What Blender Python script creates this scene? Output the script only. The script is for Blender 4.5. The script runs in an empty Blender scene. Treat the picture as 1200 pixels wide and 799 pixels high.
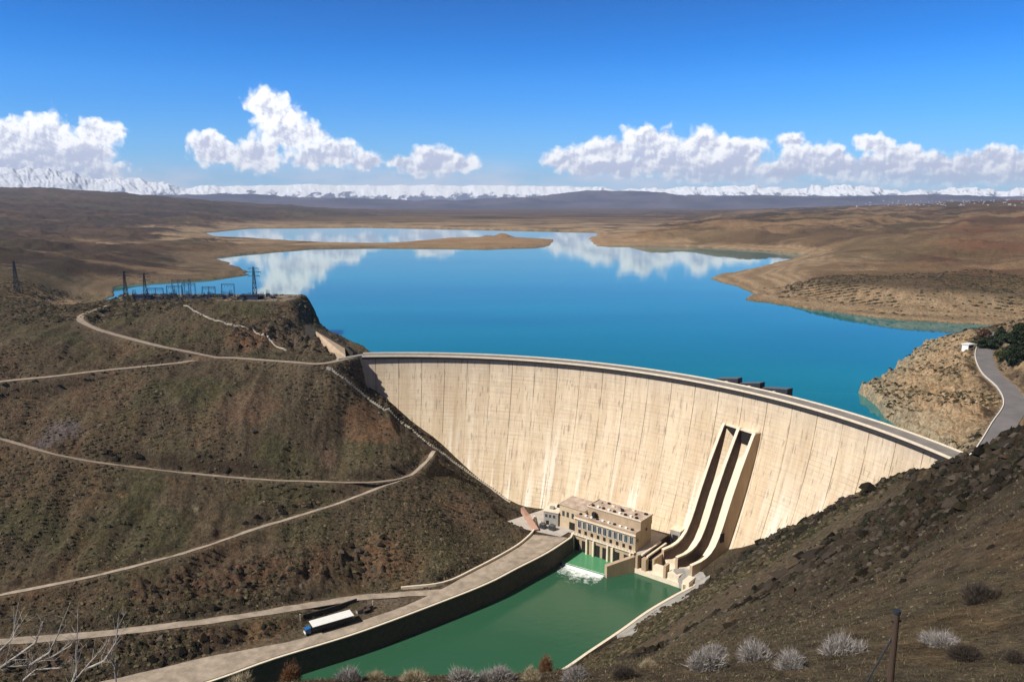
import bpy, math, random
import numpy as np
from mathutils import Vector

random.seed(7); RNG = np.random.default_rng(7)
C = bpy.context.scene.collection
scene = bpy.context.scene
R_ = math.radians

# ------------------------------------------------------------------ camera
FOC = 900.0; PIT = math.atan(163 / FOC); CZ = 100.0
cam_d = bpy.data.cameras.new('camera'); cam = bpy.data.objects.new('camera', cam_d); C.objects.link(cam)
cam.location = (0, 0, CZ); cam.rotation_euler = (math.pi / 2 - PIT, 0, 0)
cam_d.sensor_width = 36; cam_d.lens = 36 * FOC / 1200; cam_d.clip_start = 0.5; cam_d.clip_end = 90000
scene.camera = cam
# ------------------------------------------------------------------ light and exposure
SUN_EL = 45.0; SUN_DIR = Vector((-0.885, -0.465, 0)).normalized()
sv = SUN_DIR * math.cos(R_(SUN_EL)) + Vector((0, 0, math.sin(R_(SUN_EL))))
sun_d = bpy.data.lights.new('sun', 'SUN'); sun_d.energy = 5.0; sun_d.angle = R_(0.5); sun_d.color = (1, 0.95, 0.87)
sun = bpy.data.objects.new('sun', sun_d); C.objects.link(sun)
sun.rotation_euler = sv.to_track_quat('Z', 'Y').to_euler()
scene.view_settings.view_transform = 'Standard'; scene.view_settings.look = 'None'
scene.view_settings.exposure = 0.2; scene.view_settings.gamma = 1
scene.render.engine = 'CYCLES'
scene.cycles.use_denoising = True
scene.cycles.max_bounces = 6; scene.cycles.diffuse_bounces = 2; scene.cycles.glossy_bounces = 2
scene.cycles.transmission_bounces = 2; scene.cycles.volume_bounces = 0; scene.cycles.transparent_max_bounces = 6
scene.cycles.caustics_reflective = False; scene.cycles.caustics_refractive = False
SKY_STRENGTH = 0.072
HAZE_DENSITY = 0.000032


class NT:
    """tiny node-tree helper"""
    def __init__(s, tree): s.t = tree; s.n = tree.nodes; s.l = tree.links
    def put(s, sock, v):
        if isinstance(v, bpy.types.NodeSocket): s.l.new(v, sock)
        elif v is not None:
            if hasattr(sock, 'default_value'):
                try: sock.default_value = v
                except Exception: sock.default_value = (*v, 1) if len(v) == 3 else v[:3]
    def node(s, kind, ins=None, **kw):
        n = s.n.new(kind)
        for k, v in kw.items(): setattr(n, k, v)
        for k, v in (ins or {}).items(): s.put(n.inputs[k], v)
        return n
    def m(s, op, a, b=None, c=None, clamp=False):
        n = s.n.new('ShaderNodeMath'); n.operation = op; n.use_clamp = clamp
        s.put(n.inputs[0], a); s.put(n.inputs[1], b); s.put(n.inputs[2], c)
        return n.outputs[0]
    def v(s, op, a, b=None):
        n = s.n.new('ShaderNodeVectorMath'); n.operation = op
        s.put(n.inputs[0], a)
        if b is not None: s.put(n.inputs['Scale' if op == 'SCALE' else 1], b)
        return n.outputs['Value' if op in ('LENGTH', 'DOT_PRODUCT', 'DISTANCE') else 'Vector']
    def comb(s, x, y, z=0.0):
        n = s.n.new('ShaderNodeCombineXYZ'); s.put(n.inputs[0], x); s.put(n.inputs[1], y); s.put(n.inputs[2], z)
        return n.outputs[0]
    def sep(s, v):
        n = s.n.new('ShaderNodeSeparateXYZ'); s.put(n.inputs[0], v); return n.outputs
    def noise(s, vec, scale, detail=4, rough=0.55, dist=0.0, dim='3D'):
        n = s.node('ShaderNodeTexNoise', noise_dimensions=dim)
        s.put(n.inputs['Vector'], vec); n.inputs['Scale'].default_value = scale
        n.inputs['Detail'].default_value = detail; n.inputs['Roughness'].default_value = rough
        n.inputs['Distortion'].default_value = dist
        return n.outputs['Fac']
    def mr(s, x, a, b, c=0.0, d=1.0, smooth=False):
        n = s.n.new('ShaderNodeMapRange'); n.clamp = True
        if smooth: n.interpolation_type = 'SMOOTHSTEP'
        for i, q in enumerate((x, a, b, c, d)): s.put(n.inputs[i], q)
        return n.outputs[0]
    def mix(s, f, a, b, mode='MIX'):
        n = s.n.new('ShaderNodeMix'); n.data_type = 'RGBA'; n.blend_type = mode
        s.put(n.inputs[0], f)
        for k, q in ((6, a), (7, b)):
            if isinstance(q, tuple): q = (*q[:3], 1)
            s.put(n.inputs[k], q)
        return n.outputs[2]


# ------------------------------------------------------------------ sky with a band of cumulus over the far mountains
world = bpy.data.worlds.new('World'); scene.world = world; world.use_nodes = True
w = NT(world.node_tree); w.n.clear()
w_out = w.node('ShaderNodeOutputWorld'); w_bg = w.node('ShaderNodeBackground')
sky = w.node('ShaderNodeTexSky', sky_type='NISHITA'); sky.sun_disc = False
sky.sun_elevation = R_(SUN_EL); sky.sun_rotation = math.atan2(SUN_DIR.x, SUN_DIR.y)
sky.altitude = 2000; sky.air_density = 1.0; sky.dust_density = 0.25; sky.ozone_density = 3.0
dirv = w.node('ShaderNodeTexCoord').outputs['Generated']
dx, dy, dz = w.sep(dirv)
yy = w.m('MAXIMUM', dy, 0.06)
U = w.m('MULTIPLY', w.m('DIVIDE', dx, yy), 914); V = w.m('MULTIPLY', w.m('DIVIDE', w.m('ABSOLUTE', dz), yy), 915)
el = w.mr(V, 0, 235)
skyc = w.node('ShaderNodeGamma', {'Color': sky.outputs[0], 'Gamma': 1.0}).outputs[0]
elv = w.m('MULTIPLY', w.m('DIVIDE', w.m('ABSOLUTE', dz), w.m('SQRT', w.m('ADD', w.m('MULTIPLY', dx, dx), w.m('MULTIPLY', dy, dy)))), 915)
grade = w.mix(w.mr(elv, 10, 170), (0.60, 1.26, 1.80), (0.02, 1.04, 2.15))
grade = w.mix(w.mr(elv, 130, 250), grade, (0.01, 0.64, 1.45))
grade = w.mix(w.mr(elv, 260, 460), grade, (0.34, 0.34, 0.36))
skyc = w.mix(1.0, skyc, grade, 'MULTIPLY')
P2 = w.comb(U, V)
CLOUDS = [  # azimuth and elevation of each cumulus head, and its size
    (-585, 70, 46, 26), (-540, 74, 42, 28), (-552, 52, 62, 22), (-475, 78, 34, 16), (-495, 55, 40, 18), (-590, 42, 60, 22), (-500, 36, 60, 14), (-620, 78, 40, 24),
    (-284, 112, 26, 17), (-270, 96, 28, 20), (-262, 78, 34, 20), (-352, 66, 24, 16), (-340, 56, 34, 16), (-298, 54, 34, 20), (-235, 76, 26, 14),
    (-200, 55, 26, 16), (-228, 52, 34, 14), (-172, 46, 22, 12), (-130, 45, 20, 9),
    (-92, 52, 24, 14), (-75, 44, 38, 14), (-100, 38, 40, 10),
    (70, 48, 34, 14), (110, 58, 40, 15), (160, 68, 42, 20), (180, 50, 60, 18), (125, 40, 70, 14), (222, 62, 34, 22), (262, 52, 38, 22), (235, 34, 80, 14),
    (322, 70, 18, 10), (345, 50, 38, 20), (372, 42, 40, 20), (318, 36, 50, 14), (420, 66, 26, 12), (448, 52, 34, 18), (420, 40, 50, 14),
    (490, 44, 32, 16), (530, 40, 40, 16), (560, 48, 34, 18), (600, 42, 50, 20), (500, 28, 110, 12), (640, 50, 50, 20)]
nz1 = w.noise(P2, 0.034, 9, 0.60, 0.0, '2D')
warp = w.node('ShaderNodeTexNoise', {'Vector': P2, 'Scale': 0.045, 'Detail': 5}, noise_dimensions='2D').outputs['Color']
Pw = w.v('ADD', P2, w.v('SCALE', w.v('SUBTRACT', warp, (0.5, 0.5, 0.5)), 15.0))
def cloud_mask(pt):
    acc = None
    for (cx, cy, rx, ry) in CLOUDS:
        d = w.v('LENGTH', w.v('MULTIPLY', w.v('SUBTRACT', pt, (cx, cy, 0)), (1 / rx, 1 / ry, 0)))
        e = w.m('SUBTRACT', 1.0, d)
        acc = e if acc is None else w.m('SMOOTH_MAX', acc, e, 0.25)
    return acc
M1 = cloud_mask(Pw)
# billows: cells of the cauliflower surface
vor = w.node('ShaderNodeTexVoronoi', {'Vector': Pw, 'Scale': 0.075}, voronoi_dimensions='2D', feature='SMOOTH_F1').outputs['Distance']
vor2 = w.node('ShaderNodeTexVoronoi', {'Vector': Pw, 'Scale': 0.19}, voronoi_dimensions='2D', feature='SMOOTH_F1').outputs['Distance']
bil = w.m('SUBTRACT', 0.75, w.m('ADD', w.m('MULTIPLY', vor, 0.9), w.m('MULTIPLY', vor2, 0.35)))
dens = w.m('ADD', M1, w.m('ADD', w.m('MULTIPLY', w.m('SUBTRACT', nz1, 0.5), 0.75), w.m('MULTIPLY', bil, 0.55)))
alpha = w.mr(dens, 0.02, 0.46, 0, 1, True)
base_fade = w.mr(w.m('ADD', V, w.m('MULTIPLY', w.m('SUBTRACT', nz1, 0.5), 22)), 10, 40, 0.25, 1, True)
alpha = w.m('MULTIPLY', alpha, base_fade)
Poff = w.v('ADD', Pw, (-7.0, 7.5, 0))
nz2 = w.noise(w.v('ADD', P2, (-3.0, 4.0, 0)), 0.034, 9, 0.60, 0.0, '2D')
light = w.m('ADD', w.m('MULTIPLY', w.m('SUBTRACT', nz1, nz2), 3.2), w.m('MULTIPLY', bil, 0.45))
light = w.m('ADD', light, w.mr(V, 28, 95, -0.22, 0.34))
light = w.m('SUBTRACT', light, w.mr(M1, 0.05, 0.75, -0.22, 0.34))
light = w.mr(light, -0.42, 0.48, 0, 1, True)
ccol = w.mix(light, (0.55, 0.59, 0.76), (1.12, 1.12, 1.13))
haze_f = w.m('MULTIPLY', w.mr(V, 0, 120, 1, 0, True), 0.42)
skys = w.mix(1.0, skyc, (SKY_STRENGTH,) * 3, 'MULTIPLY')
skys = w.mix(haze_f, skys, (0.26, 0.56, 0.92))
# thin veil of flat cloud joining the cumulus bases
veil = w.m('MULTIPLY', w.mr(V, 60, 14, 0, 1, True), w.mr(w.noise(w.v('MULTIPLY', P2, (0.25, 1, 1)), 0.03, 5, 0.6, 0, '2D'), 0.35, 0.62, 0.15, 0.8))
skys = w.mix(veil, skys, (0.74, 0.79, 0.93))
final = w.mix(alpha, skys, ccol)
w.put(w_bg.inputs[0], final); w_bg.inputs[1].default_value = 1.0
w.l.new(w_bg.outputs[0], w_out.inputs[0])
world.cycles.sampling_method = 'MANUAL'; world.cycles.sample_map_resolution = 512


# ------------------------------------------------------------------ helpers
def ray(x, y):
    a = x - 600.0; b = 399.5 - y
    return np.array([a, FOC * math.cos(PIT) + b * math.sin(PIT), -FOC * math.sin(PIT) + b * math.cos(PIT)])
def atz(x, y, z):
    d = ray(x, y); return np.array([d[0], d[1], d[2]]) * ((z - CZ) / d[2]) + np.array([0, 0, CZ])
def atY(x, y, Y):
    d = ray(x, y); return d * (Y / d[1]) + np.array([0, 0, CZ])

def tag(o, label=None, cat=None, group=None, kind=None):
    if label: o['label'] = label
    if cat: o['category'] = cat
    if group: o['group'] = group
    if kind: o['kind'] = kind
    return o
def empty(name, loc, rz=0.0, **kw):
    o = bpy.data.objects.new(name, None); C.objects.link(o); o.location = Vector(loc); o.rotation_euler = (0, 0, rz)
    o.empty_display_size = 0.5
    return tag(o, **kw)
def copy_tree(o, parent=None, kids=None):
    c = o.copy(); C.objects.link(c)
    if parent: c.parent = parent
    for ch in list(o.children): copy_tree(ch, c)
    return c

class MB:
    def __init__(s): s.v = []; s.f = []
    def add(s, vs, fs):
        k = len(s.v); s.v += [tuple(map(float, q)) for q in vs]; s.f += [tuple(i + k for i in q) for q in fs]; return s
    def box(s, c, d, rz=0.0):
        x, y, z = d[0] / 2, d[1] / 2, d[2] / 2; ca, sa = math.cos(rz), math.sin(rz)
        vs = [(c[0] + a * x * ca - b * y * sa, c[1] + a * x * sa + b * y * ca, c[2] + e * z) for e in (-1, 1) for a, b in ((-1, -1), (1, -1), (1, 1), (-1, 1))]
        return s.add(vs, [(3, 2, 1, 0), (4, 5, 6, 7), (0, 1, 5, 4), (1, 2, 6, 5), (2, 3, 7, 6), (3, 0, 4, 7)])
    def bar(s, a, b, r, n=4, r2=None):
        a = Vector(a); b = Vector(b); d = (b - a)
        if d.length < 1e-6: return s
        d.normalize(); u = d.cross(Vector((0, 0, 1)))
        if u.length < 1e-3: u = d.cross(Vector((0, 1, 0)))
        u.normalize(); v = d.cross(u); r2 = r if r2 is None else r2
        vs = [p + (u * math.cos(t) + v * math.sin(t)) * q for p, q in ((a, r), (b, r2)) for t in [2 * math.pi * (i + .5) / n for i in range(n)]]
        fs = [(i, (i + 1) % n, n + (i + 1) % n, n + i) for i in range(n)] + [tuple(range(n - 1, -1, -1)), tuple(range(n, 2 * n))]
        return s.add(vs, fs)
    def prism(s, poly, z0, z1):
        """poly: list of xy (ccw), z0/z1 numbers or lists"""
        n = len(poly); zb = z0 if hasattr(z0, '__len__') else [z0] * n; zt = z1 if hasattr(z1, '__len__') else [z1] * n
        vs = [(p[0], p[1], zb[i]) for i, p in enumerate(poly)] + [(p[0], p[1], zt[i]) for i, p in enumerate(poly)]
        fs = [(i, (i + 1) % n, n + (i + 1) % n, n + i) for i in range(n)] + [tuple(range(n - 1, -1, -1)), tuple(range(n, 2 * n))]
        return s.add(vs, fs)
    def sweep(s, pts, sect):
        """closed section (offset, dz) swept along pts (x,y,z); offset is measured to the right of travel"""
        n = len(sect); pts = [np.array(p, float) for p in pts]; vs = []
        for i, p in enumerate(pts):
            a = pts[max(i - 1, 0)]; b = pts[min(i + 1, len(pts) - 1)]; t = (b - a)[:2]; t = t / (np.hypot(*t) + 1e-9); nr = np.array([t[1], -t[0]])
            for (o, dz_) in sect: vs.append((p[0] + nr[0] * o, p[1] + nr[1] * o, p[2] + dz_))
        fs = []
        for i in range(len(pts) - 1):
            for j in range(n):
                k = (j + 1) % n; fs.append((i * n + j, i * n + k, (i + 1) * n + k, (i + 1) * n + j))
        fs += [tuple(range(n)), tuple(range((len(pts) - 1) * n + n - 1, (len(pts) - 1) * n - 1, -1))]
        return s.add(vs, fs)
    def build(s, name, mat, parent=None, smooth=False, normals=True):
        me = bpy.data.meshes.new(name); me.from_pydata(s.v, [], s.f); me.materials.append(mat)
        if normals:
            import bmesh
            bm = bmesh.new(); bm.from_mesh(me); bmesh.ops.recalc_face_normals(bm, faces=bm.faces); bm.to_mesh(me); bm.free()
        o = bpy.data.objects.new(name, me); C.objects.link(o)
        if parent: o.parent = parent
        if smooth: me.polygons.foreach_set('use_smooth', [True] * len(me.polygons))
        return o

def fast_mesh(name, V_, F_, mat, attrs=None, smooth=True, col=None, uv=None):
    """V_ (n,3) array; F_ (m,k) int array"""
    me = bpy.data.meshes.new(name); n = len(V_); m, k = F_.shape
    me.vertices.add(n); me.vertices.foreach_set('co', np.ascontiguousarray(V_, dtype=np.float32).ravel())
    me.loops.add(m * k); me.loops.foreach_set('vertex_index', np.ascontiguousarray(F_, dtype=np.int32).ravel())
    me.polygons.add(m); me.polygons.foreach_set('loop_start', np.arange(0, m * k, k, dtype=np.int32))
    me.polygons.foreach_set('loop_total', np.full(m, k, dtype=np.int32))
    me.polygons.foreach_set('use_smooth', np.full(m, smooth, dtype=bool))
    if uv is not None:
        ul = me.uv_layers.new(name='UVMap'); ul.data.foreach_set('uv', np.ascontiguousarray(uv[F_.ravel()], dtype=np.float32).ravel())
    me.update(calc_edges=True); me.validate()
    for k2, a in (attrs or {}).items():
        at = me.attributes.new(k2, 'FLOAT', 'POINT'); at.data.foreach_set('value', np.ascontiguousarray(a, dtype=np.float32))
    if col is not None:
        at = me.attributes.new('tint', 'FLOAT_COLOR', 'POINT')
        c4 = np.ones((n, 4), np.float32); c4[:, :3] = col; at.data.foreach_set('color', c4.ravel())
    me.materials.append(mat); o = bpy.data.objects.new(name, me); C.objects.link(o)
    return o

def _hash(ix, iy, seed):
    h = (ix.astype(np.int64) * 374761393 + iy.astype(np.int64) * 668265263 + seed * 1274126177) & 0xffffffff
    h = ((h ^ (h >> 13)) * 1274126177) & 0xffffffff
    return ((h ^ (h >> 16)) & 0xffff) / 65535.0
def vnoise(x, y, seed=0):
    x0 = np.floor(x); y0 = np.floor(y); fx = x - x0; fy = y - y0
    fx = fx * fx * fx * (fx * (fx * 6 - 15) + 10); fy = fy * fy * fy * (fy * (fy * 6 - 15) + 10)
    a = _hash(x0, y0, seed); b = _hash(x0 + 1, y0, seed); c = _hash(x0, y0 + 1, seed); d = _hash(x0 + 1, y0 + 1, seed)
    return (a + (b - a) * fx) * (1 - fy) + (c + (d - c) * fx) * fy - 0.5
def fbm(x, y, wl, octv=4, seed=0, gain=0.5):
    s = 0; a = 1.0; t = 0
    for i in range(octv):
        ang = 0.6 * i + seed; ca, sa = math.cos(ang), math.sin(ang)
        s = s + a * vnoise((x * ca - y * sa) / wl + 17.3 * i, (x * sa + y * ca) / wl - 9.1 * i, seed + i); t += a; a *= gain; wl *= 0.5
    return s / t * 2
def sstep(x, a, b):
    t = np.clip((x - a) / (b - a), 0, 1); return t * t * (3 - 2 * t)

def simple_mat(name, col, rough=0.85, var=0.15, scale=0.5, bump=0.0, metal=0.0, spec=0.3, col2=None, stretch=(1, 1, 1)):
    m = bpy.data.materials.new(name); m.use_nodes = True; t = NT(m.node_tree); b = t.n['Principled BSDF']
    co = t.v('MULTIPLY', t.node('ShaderNodeTexCoord').outputs['Object'], tuple(stretch))
    n = t.noise(co, scale, 6, 0.65)
    a = tuple(c * (1 - var) for c in col); c2 = col2 or tuple(min(1, c * (1 + var)) for c in col)
    c_ = t.mix(t.mr(n, 0.3, 0.7), a, c2)
    t.put(b.inputs['Base Color'], c_); b.inputs['Roughness'].default_value = rough; b.inputs['Metallic'].default_value = metal
    b.inputs['Specular IOR Level'].default_value = spec
    if bump:
        bm = t.node('ShaderNodeBump', {'Height': n, 'Strength': 0.6, 'Distance': bump}); t.l.new(bm.outputs[0], b.inputs['Normal'])
    return m
# ------------------------------------------------------------------ shape of the valley
LAKE = -8.0; RIVER = -95.0; YARD = -85.0
DC = np.array([-72.7, 246.6]); DR = 251.0
def dam_off(z):
    return 28 * np.clip(-np.asarray(z, float) / 92, 0, 1.2) ** 1.5
def cyl(deg, r, z=0.0):
    a = R_(deg); return np.array([DC[0] + r * math.cos(a), DC[1] + r * math.sin(a), z])
TH0 = 51.0; ER = np.array([math.cos(R_(TH0)), math.sin(R_(TH0))]); ET = np.array([ER[1], -ER[0]])
def uv2w(u, v, z=0.0):
    p = DC + ER * v + ET * u; return np.array([p[0], p[1], z])

cp = []
def px(x, y, Y): cp.append(atY(x, y, Y))
def pz(x, y, z): cp.append(atz(x, y, z))
def wd(x, y, z): cp.append(np.array([x, y, z], float))
# the hill of the viewpoint and its flank (right side of the gorge)
for a in [(250, 806, 40), (350, 799, 42), (420, 793, 44), (500, 792, 45), (580, 788, 47), (630, 782, 50), (600, 812, 40), (450, 815, 38), (700, 799, 38), (850, 799, 35), (1000, 799, 33), (1196, 799, 30),
          (700, 779, 52), (760, 772, 48), (830, 768, 44), (900, 757, 44), (985, 748, 42), (1100, 750, 38), (1196, 750, 36),
          (760, 738, 250), (800, 742, 120), (850, 722, 110), (850, 692, 225), (900, 702, 100), (900, 664, 250), (950, 690, 90), (950, 642, 190),
          (1000, 700, 62), (1000, 652, 120), (1000, 614, 190), (1050, 700, 52), (1050, 660, 80), (1050, 604, 145), (1100, 700, 46), (1100, 640, 75), (1100, 584, 125),
          (1150, 690, 44), (1150, 620, 65), (1150, 572, 90), (1196, 680, 42), (1196, 600, 60), (1196, 560, 75),
          (1196, 525, 100), (1160, 534, 130), (1128, 550, 158), (1080, 562, 190), (1040, 573, 215), (1000, 587, 245), (960, 606, 275),
          (920, 629, 305), (880, 649, 335), (850, 666, 352)]: px(*a)
for a in [(0, 0, 97), (-6, 15, 87), (20, 15, 88), (60, 20, 90), (100, 40, 88), (60, -20, 105), (-60, -20, 95), (-25, 36, 70), (-45, 40, 58), (-80, 60, 30), (-30, 120, 0), (10, 120, 10),
          (5, 200, -50), (-60, 150, -40), (-40, 220, -80), (-100, 200, -80), (-150, 120, -60), (-200, 200, -78), (-320, 200, -60), (-260, 80, -20), (-150, 0, 40),
          (190, 130, 70), (150, 200, 26), (142, 232, 6), (250, 200, 60), (200, 60, 95), (400, 300, 60), (600, 200, 90), (520, 450, 55), (700, 600, 60), (350, 380, 36),
          (130, 300, -30), (150, 262, -8), (178, 262, 2)]: wd(*a)
# right canal bank
for a in [(830, 684, -86), (795, 700, -90), (760, 721, -91), (725, 746, -91.5), (690, 769, -92), (652, 796, -93)]: pz(*a)
# contact with the dam
for (x, y, z) in [(123, 370.5, -74), (146.6, 345.7, -49.5), (156, 333, -36), (165.8, 315.2, -22), (173.7, 292.4, -7)]: wd(x, y, z); wd(x + 14, y + 12, min(z, -22))
# right abutment: cove bank and road shelf
ROAD_R = [(173, 281, -.3), (184, 287, 1.5), (196, 300, 3), (214, 322, 4.5), (236, 349, 6), (251, 378, 7), (262, 410, 8), (281, 448, 9.2), (303, 482, 10.5), (330, 520, 12)]
for q in ROAD_R[1:]: wd(*q)
for (x, y, z) in [(350, 560, 8), (390, 640, 8), (230, 320, 12), (275, 365, 18), (320, 440, 20), (200, 345, -1), (215, 372, -1), (228, 400, 0), (240, 440, -1), (280, 490, 1), (196, 380, -8), (205, 430, -9), (225, 455, -8.5), (262, 500, -8), (190, 340, -8)]: wd(x, y, z)
# left hillside, terrace by terrace
for a in [(0, 755, -75), (200, 733, -79), (350, 712, -82.5), (500, 695, -84.5), (0, 697, -68), (150, 665, -66), (300, 619, -64), (400, 588, -60), (480, 560, -55),
          (0, 512, -25), (60, 530, -31), (150, 546, -39), (300, 560, -48), (430, 564, -54),
          (0, 440, -2), (100, 428, -2), (250, 418, 0), (330, 422, 0), (400, 426, -1), (300, 500, -26), (150, 490, -20), (400, 500, -33), (440, 530, -43), (300, 450, -9), (180, 450, -6),
          (200, 410, 6), (130, 385, 13), (90, 370, 18), (60, 395, 14), (0, 380, 17), (0, 345, 28), (60, 350, 24), (120, 352, 25),
          (160, 352, 25), (220, 355, 25), (280, 352, 25), (325, 353, 24), (345, 372, 14), (385, 402, 3), (360, 400, 5),
          (240, 385, 12), (180, 380, 14), (300, 385, 11), (330, 405, 4), (110, 363, 20), (560, 600, -74), (520, 640, -78), (450, 640, -74), (400, 640, -72), (420, 668, -82), (560, 660, -83), (600, 620, -82), (480, 672, -84)]: pz(*a)
for (x, y, z) in [(-96, 490, -19), (-84, 487, -27), (-73.3, 486, -36.5), (-53.3, 481, -51), (-33.3, 471, -69), (-13.6, 461, -83), (5, 452, -90), (50, 440, -92), (90, 405, -90), (20, 440, -88),
                  (-73, 515, -36), (-40, 515, -60), (0, 500, -70), (60, 480, -70), (110, 450, -60),
                  (-300, 610, 24), (-180, 610, 23), (-240, 640, 6), (-150, 580, 6), (-110, 530, -3), (-95, 555, -20), (-140, 640, -14), (-240, 700, -14), (-330, 700, 0), (-400, 620, 30), (-430, 560, 30),
                  (-500, 480, 30), (-450, 430, 5), (-420, 350, -20), (-420, 290, -50), (-600, 400, 20), (-600, 600, 50), (-420, 720, 16), (-100, 700, -22), (100, 700, -40), (300, 700, -25),
                  (-20, 404, -85.3), (0, 400, -85.3), (19, 405, -85.3)]: wd(x, y, z)
for a in [(170, 799), (250, 780), (330, 757), (420, 732), (500, 705), (560, 680), (610, 652), (640, 632)]: pz(*a, -85)
CP = np.array(cp)
# merge near-duplicates so that the fit stays smooth
keep = []
for i, p in enumerate(CP):
    if all(np.hypot(*(CP[j][:2] - p[:2])) > 5 for j in keep): keep.append(i)
CP = CP[keep]

def mq_fit(P, z, c, lam=0.0):
    d = np.sqrt(((P[:, None] - P[None]) ** 2).sum(-1) + c * c)
    n = len(P); A = np.zeros((n + 3, n + 3)); A[:n, :n] = -d + lam * np.eye(n); A[:n, n] = 1; A[:n, n + 1:] = P / 100; A[n, :n] = 1; A[n + 1:, :n] = (P / 100).T
    return np.linalg.solve(A, np.r_[z, 0, 0, 0])
def mq_eval(W, P, c, X, Y):
    n = len(P); out = W[n] + W[n + 1] * X / 100 + W[n + 2] * Y / 100
    for i in range(n): out -= W[i] * np.sqrt((X - P[i, 0]) ** 2 + (Y - P[i, 1]) ** 2 + c * c)
    return out
W_NEAR = mq_fit(CP[:, :2], CP[:, 2], 9.0, 0.6)

# shoreline of the reservoir (unprojected from its level), clockwise from the dam's left end
def L(*pts): return [tuple(atz(x, y, LAKE)[:2]) for x, y in pts]
SHORE = [(-97, 500), (-100, 535), (-112, 575), (-150, 625), (-240, 690), (-340, 735), (-430, 790)] + \
        L((133, 342), (142, 334), (190, 331), (262, 327), (290, 322), (276, 312), (248, 303), (300, 297), (372, 291), (440, 290), (480, 290.5), (570, 291.5), (640, 289.5), (647, 285), (650, 279), (690, 277), (693, 284), (700, 288), (800, 289), (880, 293), (948, 299),
          (905, 309), (850, 321), (838, 327), (885, 345), (870, 351), (960, 364), (1060, 376), (1150, 380), (1215, 384), (1300, 392)) + \
        [(560, 620), (470, 640), (410, 620), (350, 590), (290, 535), (252, 490), (222, 452), (200, 430), (196, 405), (190, 380), (186, 340), (180, 300), (175, 290)]
FAR_LAKE = L((238, 273), (300, 267), (420, 266), (520, 268), (700, 272), (702, 277), (640, 281), (600, 279), (520, 280), (470, 285), (440, 286.5), (380, 285), (300, 280), (255, 278))
def poly_sd(X, Y, poly):
    """signed distance, negative inside"""
    P = np.array(poly); n = len(P); d2 = np.full(X.shape, 1e18); ins = np.zeros(X.shape, bool)
    for i in range(n):
        a = P[i]; b = P[(i + 1) % n]; e = b - a; wx = X - a[0]; wy = Y - a[1]
        t = np.clip((wx * e[0] + wy * e[1]) / (e @ e + 1e-9), 0, 1)
        d2 = np.minimum(d2, (wx - t * e[0]) ** 2 + (wy - t * e[1]) ** 2)
        c1 = (a[1] > Y) != (b[1] > Y)
        if abs(b[1] - a[1]) > 1e-9:
            xi = (b[0] - a[0]) * (Y - a[1]) / (b[1] - a[1]) + a[0]; ins ^= c1 & (X < xi)
    return np.where(ins, -1, 1) * np.sqrt(d2)

# far country
fp = []
for a in [(0, 330, 40, 0), (0, 300, 70, 0)]: pass
def pf(x, y, Y): fp.append(atY(x, y, Y))
for a in [(-100, 300, 1000), (0, 312, 900), (100, 300, 1150), (60, 285, 1700), (150, 290, 1350), (200, 280, 1800), (0, 280, 1500), (0, 262, 2400), (150, 266, 2600), (-150, 262, 1800), (0, 243, 3600), (120, 250, 3600), (250, 258, 3900),
          (400, 262.5, 4300), (550, 261.5, 4600), (700, 261, 4600), (640, 283, 2600), (580, 282, 2200), (520, 286, 2080), (-100, 225, 5200), (0, 219, 5600), (60, 221, 5600), (120, 226, 5600), (190, 233, 5600), (260, 239, 5600), (340, 244, 6000),
          (450, 252, 6500), (600, 253, 6500), (750, 252, 6000), (900, 249, 5200), (1000, 243, 4800), (1100, 239, 4500), (1200, 236.5, 4300), (1320, 233, 4300),
          (700, 273, 3000), (760, 268, 2500), (850, 270, 2100), (950, 277, 1800), (860, 255, 3500), (1000, 265, 2000), (1000, 290, 1350), (1100, 262, 2100), (1200, 250, 2200), (1050, 300, 1150), (1000, 312, 1020), (900, 318, 1060),
          (950, 334, 850), (1050, 338, 780), (1150, 330, 800), (1200, 318, 900), (1200, 285, 1200), (1100, 300, 1150), (1300, 300, 900), (1200, 362, 690), (1100, 357, 710), (1000, 350, 780), (1350, 340, 700)]: pf(*a)
for (x, y, z) in [(-2500, 7200, 90), (0, 7500, -10), (3000, 8000, 30), (-5000, 6000, 260), (5000, 5000, 160), (-3000, 2500, 160), (3000, 2500, 120), (0, 1200, -60), (-100, 900, -60), (-5000, 10000, 20), (0, 11000, -60), (5500, 10000, -20), (-3000, 12000, -60), (3000, 12000, -60), (1000, 3600, 20), (400, 3200, -8), (-1500, 1000, 70), (-1200, 500, 90), (1500, 700, 90)]: fp.append(np.array([x, y, z], float))
FP = np.array(fp)
W_FAR = mq_fit(FP[:, :2] , FP[:, 2], 60.0, 2.0)

# ---- the ground sheet: rings and spokes, finest near the gorge
ang = np.radians(np.r_[np.linspace(-118, -43.2, 80), np.linspace(-43, 43, 930), np.linspace(43.2, 118, 80)]); rr = [1.5]
while rr[-1] < 9: rr.append(rr[-1] * 1.03)
while rr[-1] < 820: rr.append(rr[-1] * 1.0046)
while rr[-1] < 12500: rr.append(rr[-1] * 1.0085)
rr = np.array(rr); NR, NA = len(rr), len(ang)
GX = rr[:, None] * np.sin(ang)[None]; GY = rr[:, None] * np.cos(ang)[None]
NI = int(np.searchsorted(rr, 1000))
near = np.zeros((NR, NA)); near[:NI] = mq_eval(W_NEAR, CP[:, :2], 9.0, GX[:NI], GY[:NI])
NF = int(np.searchsorted(rr, 560))
far = np.zeros((NR, NA)); far[NF:] = mq_eval(W_FAR, FP[:, :2], 60.0, GX[NF:], GY[NF:])
sd = np.full((NR, NA), 400.0); n0 = int(np.searchsorted(rr, 255))
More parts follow.
